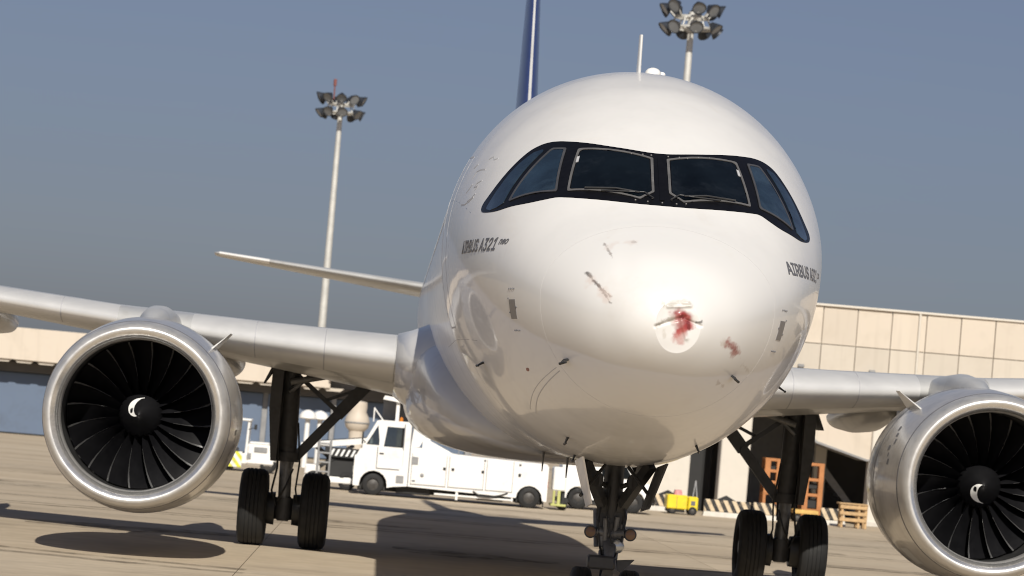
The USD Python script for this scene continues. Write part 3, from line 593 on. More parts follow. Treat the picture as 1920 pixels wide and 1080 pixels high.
def fin_le(z0, z1):
    out = []
    for z_ in np.linspace(z0, z1, 5):
        w_ = [np.interp(z_, [a[0] for a in FN], [a[k] for a in FN]) for k in (1, 2, 3)]; a = airfoil(40, w_[2], 0); s = fsec(z_, *w_)
        s = np.stack([a[:, 1] * w_[1] + np.sign(a[:, 1]) * .004, w_[0] + a[:, 0] * w_[1] - .005, np.full(len(a), z_)], 1); out.append(s[a[:, 0] < .0045])
    return loft(out)
part(F, 'leading_edge', fin_le(6.3, 11.6), M['wing_grey'], 40)

# --- engines
EY, EZ, ES = 5.62, 1.86, 14.35
def build_engine(sg):
    o = (sg * EY, ES, EZ); ax = (0, 1, .0)
    prof = [(.34, 1.222), (.8, 1.275), (1.5, 1.315), (2.2, 1.31), (3.0, 1.25), (3.7, 1.13), (4.15, 1.02), (4.15, .99), (3.7, 1.06), (2.4, 1.10), (1.2, 1.02)]
    E = part(AC, 'engine', revolve(prof, o, ax, 96), M['cowl'], 40)
    lipp = [(.36, .985), (.20, .985), (.10, 1.005), (.035, 1.045), (.004, 1.095), (.0, 1.12), (.012, 1.145), (.06, 1.180), (.15, 1.203), (.335, 1.225), (.345, 1.222)]
    part(E, 'inlet_lip', revolve(lipp, o, ax, 96), M['lip'], 60)
    part(E, 'lip_ring', revolve([(.26, .983), (.10, 1.0035), (.035, 1.0435), (.0035, 1.0925), (.006, 1.098), (.04, 1.06), (.12, 1.02)], o, ax, 96), M['lip_bright'], 60)
    part(E, 'inlet_duct', revolve([(.345, .983), (.7, .98), (1.0, 1.0), (1.35, 1.0), (1.36, .2)], o, ax, 72), M['duct'], 60)
    part(E, 'cowl_seam', revolve([(.325, 1.222), (.332, 1.2295), (.36, 1.2325), (.366, 1.226)], o, ax, 96), M['grey_mark'], 60)
    part(E, 'cowl_seam', revolve([(1.9, 1.315), (1.915, 1.3185), (1.93, 1.315)], o, ax, 96), M['grey_mark'], 60)
    part(E, 'exhaust_core', revolve([(3.2, .8), (4.4, .72), (5.2, .48), (5.2, .44), (5.0, .4), (5.7, .05)], o, ax, 48), M['dark_metal'], 50)
    part(E, 'spinner', revolve([(.72, .0), (.74, .05), (.80, .115), (.90, .19), (1.02, .26), (1.10, .29), (1.2, .30)], o, ax, 40), M['spinner'], 60)
    # white comma on the spinner
    pts = []
    for k, t in enumerate(np.linspace(0, 1, 22)):
        a = sg * (2.6 + 2.3 * t); r = .035 + .20 * t; w = .045 * math.sin(math.pi * min(1, t * 1.05 + .02)) + .004
        yv = lambda r_: np.interp(r_, [0, .05, .115, .19, .26, .29], [.72, .74, .80, .90, 1.02, 1.10])
        P = lambda r_: np.array([o[0] + r_ * math.cos(a), o[1] + yv(r_) - .006, o[2] + r_ * math.sin(a)])
        pts.append([P(max(r - w, .01)), P(min(r + w, .29))])
    pts = np.array(pts); v = pts.reshape(-1, 3); n = len(pts)
    f = np.array([[2 * i, 2 * i + 1, 2 * i + 3] for i in range(n - 1)] + [[2 * i, 2 * i + 3, 2 * i + 2] for i in range(n - 1)])
    m = trimesh.Trimesh(v, f, process=False); 
    if m.face_normals[:, 1].mean() > 0: m = trimesh.Trimesh(v, f[:, ::-1], process=False)
    part(E, 'spinner_mark', m, M['mark_white'], False)
    # twenty swept wide-chord blades
    for i in range(20):
        a0 = i * 2 * math.pi / 20; secs, tips = [], []
        for r, tw, ch, swp in ((.27, .35, .24, 0), (.45, .62, .30, -.02), (.62, .82, .34, -.03), (.78, .98, .37, .0), (.90, 1.08, .38, .05), (.978, 1.14, .37, .10)):
            cs = []
            for t in np.linspace(0, 2 * np.pi, 12, endpoint=False):
                u, w = .5 * ch * math.cos(t), .5 * ch * .05 * math.sin(t) * (1.0)
                ca, sa = math.cos(tw), math.sin(tw)
                axl = 1.16 + u * ca - w * sa; tan = u * sa + w * ca + .16 * max(r - .3, 0) ** 1.4
                ang = a0 + tan / r
                cs.append([o[0] + r * math.cos(ang), o[1] + axl, o[2] + r * math.sin(ang)])
            secs.append(cs)
        b = part(E, 'fan_blade', loft(secs), M['fan'], 40)
        # bare metal erosion edge
        S_ = np.array(secs); le = [np.array([p[5] * q_ + p[6] * (1 - q_), p[6], p[7] * q_ + p[6] * (1 - q_)]) for p, q_ in zip(S_[1:], (.3, .4, .6, .9, 1.0))]
        le = [np.array([s_[0] + [0, -.004, 0], s_[1] + [0, -.012, 0], s_[2] + [0, -.004, 0], s_[1] + [0, .003, 0]]) for s_ in le]
        part(E, 'blade_edge', loft(le), M['fan_tip'], 40)
    # cowl latches, drain mast and stencilled marks low on the sides
    def on_cowl(y, a, dy, da, off=.004):
        rad = lambda yy: np.interp(yy, [p_[0] for p_ in prof[:7]], [p_[1] for p_ in prof[:7]]) + off
        g = [[(o[0] + rad(yy) * math.cos(aa), o[1] + yy, o[2] + rad(yy) * math.sin(aa)) for aa in np.linspace(a - da, a + da, 5)] for yy in np.linspace(y - dy, y + dy, 3)]
        G3 = np.array(g); m_ = grid(G3, False); return outward(m_, np.array(o) + [0, y, 0])
    for k_ in range(6): part(E, 'cowl_latch', on_cowl(2.0 + .28 * (k_ % 3), -1.25 if k_ < 3 else -1.9, .05, .035), M['dark_metal'], False)
    for base in (math.pi - .12, -.05):
        for k_, (dy_, da_) in enumerate(((.05, .03), (.03, .022), (.06, .026), (.035, .03), (.05, .02), (.04, .028))): part(E, 'stencil_mark', on_cowl(1.0 + .10 * (k_ % 3), base - .05 - .075 * k_, dy_, da_), M['grey_mark'], False)
    part(E, 'access_panel', on_cowl(1.25, -.9, .22, .12, .003), M['wing_grey'], False); part(E, 'access_panel', on_cowl(1.25, math.pi + .9, .22, .12, .003), M['wing_grey'], False)
    # pylon and strake
    part(AC, 'pylon', loft([selip(.03, 3.05, .06, 2.2, 15.5) + [sg * EY, 0, 0], selip(.20, 3.06, .24, 2.4, 16.3) + [sg * EY, 0, 0], selip(.25, 3.06, .32, 2.6, 17.4) + [sg * EY, 0, 0], selip(.25, 2.96, .40, 2.8, 18.8) + [sg * EY, 0, 0], selip(.22, 2.82, .40, 2.8, 21) + [sg * EY, 0, 0], selip(.08, 2.75, .2, 2.4, 23) + [sg * EY, 0, 0]]), M['wing_grey'], 60)
    a = math.radians(48); d = np.array([-sg * math.cos(a), 0, math.sin(a)]); c0 = np.array(o); tt = np.cross(d, [0, 1, 0])
    part(E, 'strake', hull([c0 + d * 1.25 + [0, 1.0, 0] + tt * .012, c0 + d * 1.25 + [0, 1.0, 0] - tt * .012, c0 + d * 1.28 + [0, 2.2, 0] + tt * .012, c0 + d * 1.28 + [0, 2.2, 0] - tt * .012, c0 + d * 1.60 + [0, 1.75, 0] + tt * .006, c0 + d * 1.60 + [0, 2.15, 0] - tt * .006]), M['vwhite'], False)
build_engine(-1); build_engine(1)

# --- undercarriage
def tyre(c, r, w, n=72):
    rw = w / 2; p = [(-rw * .55, r * .52), (-rw * .86, r * .58), (-rw, r * .72), (-rw * .97, r * .84), (-rw * .84, r * .94), (-rw * .62, r * .985)]
    for g in (-.42, -.14, .14, .42): p += [((g - .035) * rw, r * .998), ((g - .02) * rw, r * .975), ((g + .02) * rw, r * .975), ((g + .035) * rw, r * .998)]
    p += [(rw * .62, r * .985), (rw * .84, r * .94), (rw * .97, r * .84), (rw, r * .72), (rw * .86, r * .58), (rw * .55, r * .52)]
    return revolve(p, c, (1, 0, 0), n)
def rimm(c, r, w, n=40):
    rw = w / 2
    return revolve([(-rw * .80, 0), (-rw * .80, r * .16), (-rw * .35, r * .22), (-rw * .30, r * .42), (-rw * .62, r * .46), (-rw * .66, r * .55), (rw * .66, r * .55), (rw * .62, r * .46), (rw * .30, r * .42), (rw * .35, r * .22), (rw * .80, r * .16), (rw * .80, 0)], c, (1, 0, 0), n)
for sg in (-1, 1):
    gx, gy, ax = sg * 3.795, 21.98, .575
    top = (gx + sg * .06, 21.75, 2.86); mid = (gx + sg * .02, 21.9, 1.35)
    MG = part(AC, 'main_gear', cat(tube(top, mid, .155, .15, 20), revolve([(0, .19), (.14, .19), (.14, .15)], np.array(mid) - [0, 0, .05], (0, 0, 1), 20), tube((gx, 21.9, .42), (gx, 21.9, .75), .14, .14, 18),
                                   tube((gx - .42, gy, ax), (gx + .42, gy, ax), .085, n=18), cbox((gx - .13, 21.8, .40), (gx + .13, 22.1, .78), .05)), M['gear'], 40)
    part(MG, 'oleo_piston', tube(mid, (gx, 21.9, .70), .095, n=20), M['gear_light'], 40)
    part(MG, 'torque_link', cat(hull([*(np.array((gx + k * .10, 22.03, 1.30)) for k in (-1, 1)), *(np.array((gx + k * .04, 22.42, 1.02)) for k in (-1, 1)), (gx - .10, 22.07, 1.34), (gx + .04, 22.46, 1.04)]), hull([*(np.array((gx + k * .10, 22.03, .66)) for k in (-1, 1)), *(np.array((gx + k * .04, 22.42, .98)) for k in (-1, 1)), (gx - .10, 22.07, .70), (gx + .04, 22.46, 1.02)])), M['gear_light'], 40)
    stay0, stay1 = np.array((gx - sg * 1.10, 21.9, 2.55)), np.array((gx - sg * .12, 21.9, 1.38)); ms = stay0 + (stay1 - stay0) * .42
    d_, a_, b_ = frame_of(stay1 - stay0)
    def bar(p, q_, w, h):
        d, a, b = frame_of(np.array(q_) - np.array(p)); return hull([np.array(e) + a * i * w + b * j * h for e in (p, q_) for i in (-1, 1) for j in (-1, 1)])
    part(MG, 'side_stay', cat(bar(stay0, ms, .075, .095), bar(ms, stay1, .06, .075), tube(ms - a_ * .12, ms + a_ * .12, .055)), M['gear'], 40)
    lk = np.array((gx - sg * .05, 21.85, 2.62)); part(MG, 'lock_stay', cat(bar(lk, ms + [0, -.05, .06], .028, .035), bar(ms + (lk - ms) * .35, stay0 + [0, -.05, -.02], .024, .024)), M['gear'], 40)
    part(MG, 'retraction_jack', cat(tube((gx + sg * .05, 21.6, 2.5), (gx - sg * .75, 21.7, 2.7), .05), tube((gx + sg * .05, 21.6, 2.35), (gx - sg * .3, 21.65, 2.68), .035)), M['gear_light'], 40)
    part(MG, 'brake_hose', cat(wire([(gx + sg * .12, 21.7, 2.6), (gx + sg * .17, 21.7, 1.8), (gx + sg * .14, 21.72, 1.2), (gx + sg * .2, 21.8, .85), (gx + sg * .12, 21.8, .62)], .016), wire([(gx - sg * .12, 21.72, 1.9), (gx - sg * .19, 21.7, 1.3), (gx - sg * .16, 21.75, .9), (gx - sg * .2, 21.8, .7)], .014), wire([(gx - sg * .1, 21.72, 1.2), (gx - sg * .02, 21.66, .95), (gx + sg * .1, 21.74, .7)], .014)), M['dark_metal'], 40)
    # door carried by the leg on its outer side
    part(MG, 'leg_door', hull([(gx + sg * .15, 21.35, 2.78), (gx + sg * .15, 22.35, 2.70), (gx + sg * .32, 21.35, 2.78), (gx + sg * .32, 22.35, 2.70), (gx + sg * .165, 21.5, 1.30), (gx + sg * .165, 22.2, 1.30), (gx + sg * .25, 21.5, 1.30), (gx + sg * .25, 22.2, 1.30), (gx + sg * .33, 21.4, 2.1), (gx + sg * .33, 22.3, 2.1)]), M['gear'], 40)
    part(MG, 'hinge_door', hull([(gx + sg * .24, 21.3, 2.82), (gx + sg * .29, 21.3, 2.82), (gx + sg * .42, 21.35, 2.45), (gx + sg * .45, 21.35, 2.45), (gx + sg * .24, 22.3, 2.78), (gx + sg * .45, 22.3, 2.45)]), M['gear'], 40)
    for k in (-1, 1):
        c = (gx + k * .4635, gy, ax + .003)
        part(MG, 'tyre', tyre(c, .583, .43), M['tyre'], 35); part(MG, 'wheel_rim', rimm(c, .583, .43), M['rim'], 35)
        part(MG, 'brake_pack', revolve([(-.10, .10), (-.10, .23), (.10, .25), (.10, .10)], (gx + k * .235, gy, ax), (1, 0, 0), 28), M['dark_metal'], 40)
# main gear bay doors stay closed; nose gear
nx, ny, na = 0.0, 5.07, .378
NG = part(AC, 'nose_gear', cat(tube((0, 4.92, 2.1), (0, 5.02, 1.22), .10, .105, 20), tube((0, 5.02, 1.24), (0, 5.03, 1.12), .13, .13, 20), tube((0, 5.03, 1.13), (0, 5.07, .36), .065, n=18), tube((-.34, ny, na), (.34, ny, na), .05, n=14),
                               hull([(-.13, 4.92, 1.56), (.13, 4.92, 1.56), (-.10, 4.90, 1.1), (.10, 4.90, 1.1), (-.12, 5.1, 1.56), (.12, 5.1, 1.56), (-.10, 5.12, 1.1), (.10, 5.12, 1.1)])), M['gear'], 40)
for sg in (-1, 1):
    part(NG, 'drag_brace', cat(bar((sg * .10, 4.9, 1.42), (sg * .34, 4.55, 1.86), .045, .05), bar((sg * .08, 5.0, 1.25), (sg * .12, 4.9, 1.5), .05, .05)), M['gear'], 40)
    part(NG, 'steering_actuator', cat(tube((sg * .03, 4.93, 1.12), (sg * .16, 4.86, 1.14), .06, .045), tube((sg * .15, 5.1, 1.36), (sg * .12, 5.0, .98), .03)), M['gear_light'], 40)
    part(NG, 'taxi_light', cat(revolve([(0, .0), (.0, .060), (.02, .066), (.10, .055), (.16, .025), (.16, 0)], (sg * .205, 4.80, 1.13), (0, 1, 0), 28)), M['gear'], 40)
    part(NG, 'taxi_light_glass', revolve([(-.012, 0), (-.008, .035), (.002, .054)], (sg * .205, 4.80, 1.13), (0, 1, 0), 28), M['lamp_warm'], 60)
    part(NG, 'take_off_light', cat(revolve([(0, .0), (.0, .085), (.03, .092), (.14, .07), (.18, 0)], (sg * .21, 4.72, 1.67), (0, 1, 0), 28), tube((sg * .21, 4.8, 1.67), (sg * .05, 4.95, 1.6), .025)), M['gear'], 40)
    part(NG, 'gear_door', hull([(sg * .41, 3.55, 1.90), (sg * .43, 3.55, 1.90), (sg * .41, 4.75, 1.84), (sg * .43, 4.75, 1.84), (sg * .28, 3.7, 1.44), (sg * .295, 3.7, 1.44), (sg * .27, 4.65, 1.38), (sg * .285, 4.65, 1.38), (sg * .39, 4.1, 1.62)]), M['vwhite'] if sg < 0 else M['gear'], 40)
    part(NG, 'door_rod', tube((sg * .37, 4.3, 1.5), (sg * .12, 4.7, 1.82), .018), M['gear'], 40)
    part(NG, 'rear_door', hull([(sg * .30, 5.15, 1.86), (sg * .32, 5.15, 1.86), (sg * .30, 5.9, 1.84), (sg * .32, 5.9, 1.84), (sg * .22, 5.2, 1.46), (sg * .235, 5.2, 1.46), (sg * .22, 5.75, 1.46), (sg * .235, 5.75, 1.46)]), M['gear'], 40)
    c = (sg * .25, ny, na + .003)
    part(NG, 'tyre', tyre(c, .378, .22, 56), M['tyre'], 35); part(NG, 'wheel_rim', rimm(c, .378, .22), M['rim'], 35)
part(NG, 'torque_link', cat(hull([(-.08, 4.9, 1.08), (.08, 4.9, 1.08), (-.04, 4.66, .86), (.04, 4.66, .86), (-.08, 4.94, 1.12), (.08, 4.94, 1.12), (0, 4.63, .88)]), hull([(-.08, 4.98, .52), (.08, 4.98, .52), (-.04, 4.66, .82), (.04, 4.66, .82), (0, 4.63, .84), (-.08, 5.0, .58), (.08, 5.0, .58)])), M['gear_light'], 40)
part(NG, 'centre_light', revolve([(-.02, 0), (-.016, .05), (0, .066), (.03, .072), (.1, .05), (.1, 0)], (.085, 4.84, 1.0), (0, 1, 0), 28), M['lamp'], 50)
part(NG, 'hydraulic_block', cat(cbox((-.11, 4.86, .98), (-.02, 4.96, 1.14), .01), cbox((-.10, 4.87, .84), (-.01, 4.95, .95), .01), tube((-.05, 4.86, 1.28), (-.05, 4.88, 1.05), .03), tube((.06, 4.88, 1.3), (.05, 4.9, 1.1), .026), cbox((.02, 4.88, .86), (.10, 4.98, .95), .01)), M['gear_light'], 40)
part(NG, 'hydraulic_hose', cat(wire([(-.1, 4.9, 1.5), (-.14, 4.84, 1.25), (-.1, 4.84, 1.0), (-.03, 4.9, .8)], .012), wire([(.1, 4.9, 1.5), (.15, 4.86, 1.3), (.12, 4.84, 1.05), (.05, 4.9, .85)], .012), wire([(-.04, 4.86, 1.6), (-.05, 4.83, 1.3), (.03, 4.82, 1.0)], .010)), M['dark_metal'], 40)
part(NG, 'tow_fitting', cat(cbox((-.22, 4.62, .76), (.06, 4.86, .90), .02), hull([(.08, 4.7, .86), (.26, 4.7, .88), (.09, 4.7, .76), (.13, 4.7, .74), (.08, 4.85, .86), (.26, 4.85, .88), (.12, 4.85, .74)])), M['gear'], 40)

# ================================================================== BUILDINGS
TB = thing('terminal_building', 'cream panelled terminal storey carried on pale piers behind the airliner', 'terminal building', (10, 72, 0))
JX = 10.25 - 1.02 * 5
zrows = [(4.47, 5.235, 'cream_b'), (5.255, 6.36, 'cream')]
part(TB, 'wall', cat(cbox((4.7, 70.09, 4.44), (40, 82, 6.32), .01)), M['joint'], False)
for i in range(26):
    x0 = JX + i * 1.02
    if x0 + 1.02 > 24: break
    for z0, z1, mm in zrows:
        dy = .012 * math.sin(i * 7.1 + z0 * 3)
        part(TB, 'panel', cbox((x0 + .012, 70.0 + dy, z0), (x0 + 1.008, 70.10 + dy, z1), .006), M[mm], False)
part(TB, 'panel', cbox((24.5, 70, 4.47), (40, 70.1, 6.36), .006), M['cream'], False)
part(TB, 'parapet_coping', cbox((4.6, 69.93, 6.36), (40, 70.6, 6.43), .012), M['col'], False)
for x0 in (8.9, 13.1): part(TB, 'downpipe', cat(tube((x0, 69.96, 4.45), (x0, 69.96, 6.36), .035), tube((x0, 69.96, 4.45), (x0, 70.2, 4.30), .035)), M['col'], 40)
for x0 in (9.7, 11.8, 13.9): part(TB, 'wall_lamp', cat(cbox((x0 - .09, 69.86, 4.50), (x0 + .09, 70.0, 4.60), .02), tube((x0, 69.92, 4.5), (x0, 69.92, 4.42), .03)), M['vgrey'], 40)
part(TB, 'cable_tray', cbox((4.8, 70.4, 4.22), (9.5, 70.6, 4.28), .01), M['vgrey'], False)
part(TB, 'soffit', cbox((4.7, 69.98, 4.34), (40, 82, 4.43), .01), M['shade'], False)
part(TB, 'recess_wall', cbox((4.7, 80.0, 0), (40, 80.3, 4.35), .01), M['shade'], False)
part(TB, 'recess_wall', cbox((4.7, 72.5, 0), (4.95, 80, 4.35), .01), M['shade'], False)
for x0, x1, y0 in ((5.35, 6.72, 70.3), (7.60, 8.46, 70.3), (12.07, 12.46, 70.6), (15.3, 16.2, 70.3), (19.0, 19.9, 70.3)):
    c = part(TB, 'pier', cbox((x0, y0, 0), (x1, y0 + .9, 4.34), .03), M['col'], False)
    part(c, 'pier_plinth', cbox((x0 - .05, y0 - .06, 0), (x1 + .05, y0 + .2, .16), .02), M['concrete'], False)
part(TB, 'column', cbox((10.92, 74.6, 0), (11.28, 75.0, 4.34), .02), M['col'], False)
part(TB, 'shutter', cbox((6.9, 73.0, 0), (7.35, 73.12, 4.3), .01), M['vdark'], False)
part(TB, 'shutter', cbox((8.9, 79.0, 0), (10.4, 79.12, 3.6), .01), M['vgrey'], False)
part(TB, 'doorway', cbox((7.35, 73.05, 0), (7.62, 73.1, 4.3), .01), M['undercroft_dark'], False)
# enclosed ramp that slopes down under the storey
part(TB, 'ramp_wall', prism([(9.6, 4.33), (40, 4.33), (40, 1.98), (11.95, 1.98), (10.45, 2.38), (9.6, 3.1)], 'y', 70.75, 72.6), M['cream'], False)
part(TB, 'ramp_rail', prism([(9.55, 3.06), (10.44, 2.33), (11.95, 1.92), (40, 1.92), (40, 1.98), (11.95, 1.98), (10.46, 2.39), (9.6, 3.12)], 'y', 70.70, 72.6), M['vgrey'], False)
part(TB, 'stair', cat(*[cbox((10.9 + k * .17, 74.8, max(0, 1.75 - k * .20)), (11.1 + k * .17, 76.0, 1.85 - k * .20), .01) for k in range(9)], prism([(10.7, 1.9), (12.4, .1), (12.6, .1), (10.9, 2.1)], 'y', 74.7, 74.8)), M['vgrey'], False)

CB = thing('cargo_building', 'low cream-roofed cargo shed with blue-grey doors, far beyond the landing gear', 'cargo shed', (-12, 112, 0))
part(CB, 'roof_fascia', cat(prism([(-40, 3.2), (-4.6, 2.95), (-4.6, 4.25), (-40, 4.5)], 'y', 109.5, 110.3)), M['cream'], False)
for i in range(40):
    x0 = -40 + i * .9; z0 = 3.2 - .25 * (i / 40)
    part(CB, 'fascia_scallop', prism([(x0 + .02, z0), (x0 + .88, z0), (x0 + .72, z0 - .13), (x0 + .18, z0 - .13)], 'y', 109.6, 109.7), M['cream_b'], False)
part(CB, 'roof', prism([(-40, 4.5), (-4.6, 4.25), (-4.6, 4.12), (-40, 4.35)], 'y', 110.3, 130), M['cream_b'], False)
part(CB, 'end_roof', prism([(-4.6, 3.9), (1.5, 2.95), (1.5, 3.25), (-4.6, 4.2)], 'y', 108.5, 126), M['cream'], False)
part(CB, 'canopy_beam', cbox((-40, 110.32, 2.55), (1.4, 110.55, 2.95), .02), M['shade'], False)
part(CB, 'wall', cbox((-40, 110.85, 0), (1.4, 111.1, 4.0), .01), M['vgrey'], False)
for i in range(14):
    x0 = -38.0 + i * 2.8
    part(CB, 'roller_door', cbox((x0 + .1, 110.72, .05), (x0 + 2.68, 110.84, 2.52), .02), M['blue_wall'], False)
for i in range(8): part(CB, 'post', cbox((-38 + i * 5.6 - .1, 110.34, 0), (-38 + i * 5.6 + .1, 110.5, 2.55), .02), M['vgrey'], False)

# ================================================================== FLOODLIGHT MASTS
def mast(loc, h, label, seed, spike, rz):
    R = np.random.default_rng(seed); p = thing('floodlight_mast', label, 'floodlight mast', loc, rz, group='apron floodlight masts')
    part(p, 'mast_pole', cat(tube((0, 0, 0), (0, 0, h), .26, .13, 20), tube((0, 0, 0), (0, 0, .5), .34, .3, 16), revolve([(0, .18), (.25, .2), (.5, .16)], (0, 0, h - .9), (0, 0, 1), 16)), M['galv'], 40, local=True)
    ring = revolve([(-.05, .62), (.05, .62), (.05, .72), (-.05, .72)], (0, 0, h - .25), (0, 0, 1), 28, closed=True)
    ring2 = revolve([(-.04, .85), (.04, .85), (.04, .93), (-.04, .93)], (0, 0, h - .70), (0, 0, 1), 28, closed=True)
    part(p, 'head_frame', cat(ring, ring2, *[tube((0, 0, h - .25), (.68 * math.cos(a), .68 * math.sin(a), h - .25), .04) for a in np.arange(6) * math.pi / 3], *[tube((.68 * math.cos(a), .68 * math.sin(a), h - .25), (.9 * math.cos(a), .9 * math.sin(a), h - .70), .035) for a in np.arange(6) * math.pi / 3], *[tube((0, 0, h - .70), (.9 * math.cos(a), .9 * math.sin(a), h - .70), .04) for a in np.arange(6) * math.pi / 3 + .5]), M['galv'], 40, local=True)
    for tier, (r, z, n, off) in enumerate(((1.15, h + .10, 9, .2), (1.12, h - .70, 8, .65))):
        for k in range(n):
            a = off + k * 2 * math.pi / n + R.uniform(-.12, .12); tilt = R.uniform(.75, 1.15)
            d = np.array([math.cos(a) * math.sin(tilt), math.sin(a) * math.sin(tilt), -math.cos(tilt)]); c = np.array([r * math.cos(a), r * math.sin(a), z + R.uniform(-.05, .05)])
            L = part(p, 'floodlight', revolve([(-.26, 0), (-.25, .09), (-.12, .16), (.06, .27), (.16, .31), (.16, .28)], c, d, 20), M['flood'], 40, local=True)
            part(L, 'lamp_glass', revolve([(.13, 0), (.13, .29)], c, d, 20), M['flood_glass'], False, local=True)
            part(L, 'lamp_bracket', cat(tube(c - d * .1, (r * .62 * math.cos(a), r * .62 * math.sin(a), z - (.35 if tier == 0 else 0)), .03), tube(c - d * .05 + [0, 0, .0], c - d * .05 + [0, 0, -.3], .02)), M['galv'], 40, local=True)
    if spike: part(p, 'obstruction_light', cat(tube((-.45, 0, h), (-.45, 0, h + 1.1), .04), cbox((-.53, -.08, h + .75), (-.37, .08, h + 1.15), .03)), paint('obstruction_red', (.20, .07, .06), .5), 40, local=True)
mast((-6.12, 160, 0), 19.2, 'slender pale floodlight mast standing alone in the sky above the tailplane, red light on top', 5, True, .3)
mast((9.30, 115, 0), 20.25, 'tall floodlight mast rising behind the crown of the airliner,lamps in two tiers', 9, False, 1.1)

# ================================================================== GROUND VEHICLES
def wheel(parent, c, r, w, axis=(0, 1, 0)):
    a = np.array(axis, float); rw = w / 2
    t = part(parent, 'wheel', revolve([(-rw, r * .55), (-rw, r * .85), (-rw * .8, r * .97), (-rw * .3, r), (rw * .3, r), (rw * .8, r * .97), (rw, r * .85), (rw, r * .55)], c, a, 32), M['tyre'], 40)
    part(t, 'hub', revolve([(-rw * .75, 0), (-rw * .75, r * .2), (-rw * .55, r * .5), (-rw * .9, r * .58), (rw * .9, r * .58), (rw * .75, 0)], c, a, 24), M['hub'], 40)
def side_cut(poly, holes=()):
    return Polygon(poly, holes)
def slab_y(poly, y0, y1, holes=()):
    g = Polygon(poly, holes); m = trimesh.creation.extrude_polygon(g, y1 - y0, engine='earcut'); v = np.array(m.vertices)
    return trimesh.Trimesh(np.stack([v[:, 0], y0 + v[:, 2], v[:, 1]], 1), np.array(m.faces)[:, ::-1], process=False)
TR = thing('service_truck', 'long low white service truck with cab, parked crosswise behind the airliner', 'service truck', (-.5, 58.5, 0))
ty0, ty1 = 58.7, 60.6
arc = lambda cx, cz, r, n=9: [(cx + r * math.cos(t), cz + r * math.sin(t)) for t in np.linspace(math.pi, 0, n)]
cabp = [(-3.02, .22)] + arc(-2.50, .28, .36)[:0] + [(-2.86, .22)] + arc(-2.50, .28, .36) + [(-2.14, .22), (-1.98, .26), (-1.62, .30), (-1.62, 1.96), (-2.42, 1.96), (-2.52, 1.93), (-2.86, 1.26), (-3.00, .98), (-3.03, .60)]
win = [(-2.30, 1.28), (-1.80, 1.28), (-1.80, 1.80), (-2.24, 1.80)]; quarter = [(-2.76, 1.30), (-2.42, 1.30), (-2.42, 1.42), (-2.48, 1.82)]
cab = part(TR, 'cab', cat(slab_y(cabp, ty0, ty0 + .05, [win, quarter]), slab_y(cabp, ty1 - .05, ty1, [win, quarter]),
      cbox((-2.44, ty0 + .05, 1.90), (-1.62, ty1 - .05, 1.96), .01), cbox((-1.67, ty0 + .05, .30), (-1.62, ty1 - .05, 1.24), .005), cbox((-3.03, ty0 + .05, .26), (-2.96, ty1 - .05, 1.0), .01),
      hull([(-3.0, ty0 + .05, .98), (-2.95, ty0 + .05, .98), (-2.86, ty0 + .05, 1.27), (-2.80, ty0 + .05, 1.27), (-3.0, ty1 - .05, .98), (-2.95, ty1 - .05, .98), (-2.86, ty1 - .05, 1.27), (-2.80, ty1 - .05, 1.27)])), M['vwhite'], False)
part(cab, 'windscreen', hull([(-2.85, ty0 + .06, 1.27), (-2.84, ty0 + .06, 1.27), (-2.50, ty0 + .06, 1.92), (-2.49, ty0 + .06, 1.92), (-2.85, ty1 - .06, 1.27), (-2.84, ty1 - .06, 1.27), (-2.50, ty1 - .06, 1.92), (-2.49, ty1 - .06, 1.92)]), M['glass'], False)
for y_ in (ty0 + .02, ty1 - .03):
    part(cab, 'side_glass', slab_y([(p[0], p[1]) for p in win], y_, y_ + .008), M['glass'], False)
    part(cab, 'quarter_glass', slab_y(quarter, y_, y_ + .008), M['glass'], False)
part(cab, 'seat', cat(cbox((-2.2, ty0 + .25, .85), (-1.75, ty0 + .75, 1.0), .05), cbox((-1.85, ty0 + .25, .95), (-1.72, ty0 + .75, 1.65), .05), cbox((-1.85, ty0 + .38, 1.66), (-1.74, ty0 + .62, 1.84), .04), cbox((-1.85, ty1 - .75, .95), (-1.72, ty1 - .25, 1.65), .05)), M['seat'], 40)
part(cab, 'cab_interior', cat(cbox((-2.9, ty0 + .08, .75), (-1.7, ty1 - .08, .8), .01), hull([(-2.85, ty0 + .1, 1.2), (-2.6, ty0 + .1, 1.2), (-2.85, ty1 - .1, 1.2), (-2.6, ty1 - .1, 1.2), (-2.9, ty0 + .1, .8), (-2.6, ty0 + .1, .8), (-2.9, ty1 - .1, .8), (-2.6, ty1 - .1, .8)]), cbox((-1.70, ty0 + .06, .8), (-1.68, ty1 - .06, 1.9), .004)), M['seat'], 40)
part(cab, 'door', slab_y([(-2.42, .72), (-1.86, .72), (-1.78, .80), (-1.78, 1.22), (-2.44, 1.22)], ty0 - .012, ty0 + .002), M['vwhite'], False)
part(cab, 'door_seam', cat(*[cbox(a, b, .002) for a, b in (((-2.46, ty0 - .006, .69), (-2.44, ty0 + .01, 1.26)), ((-1.80, ty0 - .006, .80), (-1.775, ty0 + .01, 1.9)), ((-2.46, ty0 - .006, .69), (-1.85, ty0 + .01, .71)))]), M['grey_mark'], False)
part(cab, 'cab_seam', cbox((-1.625, ty0 + .004, .30), (-1.595, ty0 + .06, 1.9), .002), M['grey_mark'], False)
part(cab, 'door_handle', cbox((-2.40, ty0 - .04, 1.08), (-2.28, ty0 - .012, 1.11), .01), M['vdark'], False)
part(cab, 'mirror', cat(cbox((-2.88, ty0 - .16, 1.30), (-2.84, ty0 - .04, 1.62), .015), tube((-2.78, ty0, 1.35), (-2.86, ty0 - .1, 1.42), .012)), M['vdark'], 40)
